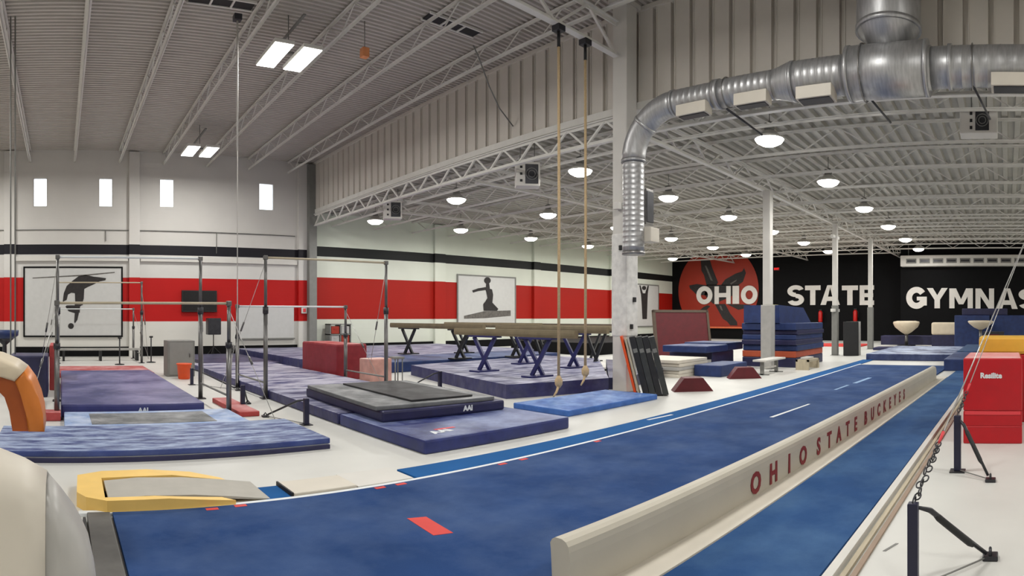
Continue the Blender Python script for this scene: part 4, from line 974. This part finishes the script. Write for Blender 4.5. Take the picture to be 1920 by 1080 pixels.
b = bm_new(); box(b,1.922,1.938,4.76,5.15,0,.05); tag(obj('slab_edge',b,M_rubber),'dark rubber edge of the off-white slab by the springboard','edge strip')

# ------------------------------------------------------------------ vaulting table at the left edge
t = thing('vaulting_table','vaulting table with cream top and curved tan front lobe','vaulting table',(-.95,3.95,0))
def bandprof(pts, th):
    out=[];inn=[]
    for i,(x,z) in enumerate(pts):
        a=pts[max(i-1,0)];c=pts[min(i+1,len(pts)-1)]; dx,dz=c[0]-a[0],c[1]-a[1]; l_=math.hypot(dx,dz)
        nx,nz=dz/l_,-dx/l_; tt=th[i] if isinstance(th,list) else th
        out.append((x,z)); inn.append((x+(-nx)*tt if 0 else x-nx*tt, z-nz*tt))
    return out+inn[::-1]
def round_extr(poly,y0,y1,bev,m):
    b=bm_new(); prism(b,poly,y0,y1,axis='y')
    ed=[e for e in b.edges if abs(e.verts[0].co.y-e.verts[1].co.y)<1e-5]
    bmesh.ops.bevel(b,geom=ed,offset=bev,segments=3,profile=.5,affect='EDGES')
    for f in b.faces: f.smooth=True
    return b
b=round_extr([(-.9,1.27),(-.4,1.325),(.1,1.34),(.4,1.33),(.55,1.305),(.66,1.26),(.725,1.215),(.665,1.15),(.55,1.185),(.45,1.205),(.1,1.225),(-.9,1.16)],-.26,.26,.025,None); obj('top_pad',b,M_cream2,t)
b=round_extr([(.725,1.215),(.78,1.14),(.815,1.05),(.84,.95),(.85,.84),(.75,.84),(.73,.97),(.705,1.06),(.665,1.15)],-.25,.25,.02,None); obj('front_lobe',b,M_orange,t)
b=bm_new(); prism(b,[(-.6,1.185),(.1,1.225),(.45,1.205),(.55,1.185),(.665,1.15),(.705,1.06),(.73,.97),(.75,.84),(.65,.84),(.63,.96),(.60,1.05),(.55,1.10),(.45,1.13),(.1,1.15),(-.6,1.12)],-.22,.22,axis='y'); obj('underside_pad',b,M_orange2,t)
b=bm_new(); box(b,-.5,-.1,-.2,.2,.04,1.12,.04); obj('pedestal',b,M_darksteel,t)
b=bm_new(); box(b,-.8,.3,-.45,.45,0,.04,.01); obj('base',b,M_darksteel,t)

# ------------------------------------------------------------------ padded horse close to the camera at the left edge
t = thing('padded_horse','very close cream padded horse with grey rounded end at the lower left corner','horse',(0,1.92,0))
def horse(x_list, name, m):
    b=bm_new(); rings=[]; n=24
    for x,zt,hw in x_list:
        zb=.52; zc_=(zt+zb)/2; hh=(zt-zb)/2; rg=[]
        for j in range(n):
            a=2*pi*j/n; ca,sa=cos(a),sin(a); e=.55
            rg.append(b.verts.new((x,hw*math.copysign(abs(ca)**e,ca),zc_+hh*math.copysign(abs(sa)**e,sa))))
        rings.append(rg)
    for A,B in zip(rings,rings[1:]):
        for j in range(n):
            f=b.faces.new((A[j],A[(j+1)%n],B[(j+1)%n],B[j])); f.smooth=True
    b.faces.new(rings[0][::-1]); b.faces.new(rings[-1])
    return obj(name,b,m,t)
horse([(-1.6,.95,.12),(-1.55,1.06,.17),(-1.4,1.1,.18),(-.6,1.16,.18),(-.3,1.137,.18),(-.2,1.117,.18),(-.12,1.087,.178),(-.045,1.045,.175)],'body',M_cream)
horse([(-.045,1.042,.173),(0,.99,.17),(.045,.93,.16),(.07,.885,.15),(.09,.84,.135),(.108,.76,.11),(.116,.68,.08),(.118,.6,.05)],'end_pad',M_grayvin)
for x in (-1.3,-.35):
    b=bm_new(); tube(b,[(x,0,.03),(x,0,.56)],.04,10); obj('leg',b,M_darksteel,t)
    b=bm_new(); box(b,x-.06,x+.06,-.4,.4,0,.03,.008); obj('foot_bar',b,M_darksteel,t)

t = thing('low_rail','low pale rail on black feet along the far wall behind the left mats','rail',(1.4,21.3,0))
b=bm_new(); box(b,-1.5,1.5,-.06,.06,.36,.44,.01); obj('rail',b,M_grayvin,t)
for x in (-1.3,0,1.3):
    b=bm_new(); box(b,x-.04,x+.04,-.25,.25,0,.36,.01); obj('foot',b,M_rubber,t)

t = thing('chalk_stand','dark chalk stand with blue top behind the tan vaulting table','stand',(-1.3,13.9,0))
b=bm_new(); lathe(b,[(.28,0),(.28,.03),(.06,.05),(.05,.9),(.22,1.05)],n=14); obj('pedestal',b,M_darksteel,t)
b=bm_new(); lathe(b,[(.22,1.05),(.32,1.12),(.33,1.24),(.29,1.24),(.27,1.14)],n=16); obj('bowl',b,M_midblue,t)
for x,y,lab in ((3.05,20.2,'thin dark floor stanchion between the poster and the grey box'),(1.9,21.0-1.6,'short dark floor stanchion behind the pink-red mat')):
    t = thing('stanchion',lab,'stanchion',(x,y,0))
    b=bm_new(); tube(b,[(0,0,.02),(0,0,.85)],.022,8); obj('pole',b,M_darksteel,t)
    b=bm_new(); lathe(b,[(.16,0),(.16,.02),(.03,.04)],n=12); obj('base',b,M_rubber,t)
    b=bm_new(); tube(b,[(-.06,0,.87),(.06,0,.87)],.03,8); obj('cap',b,M_rubber,t)
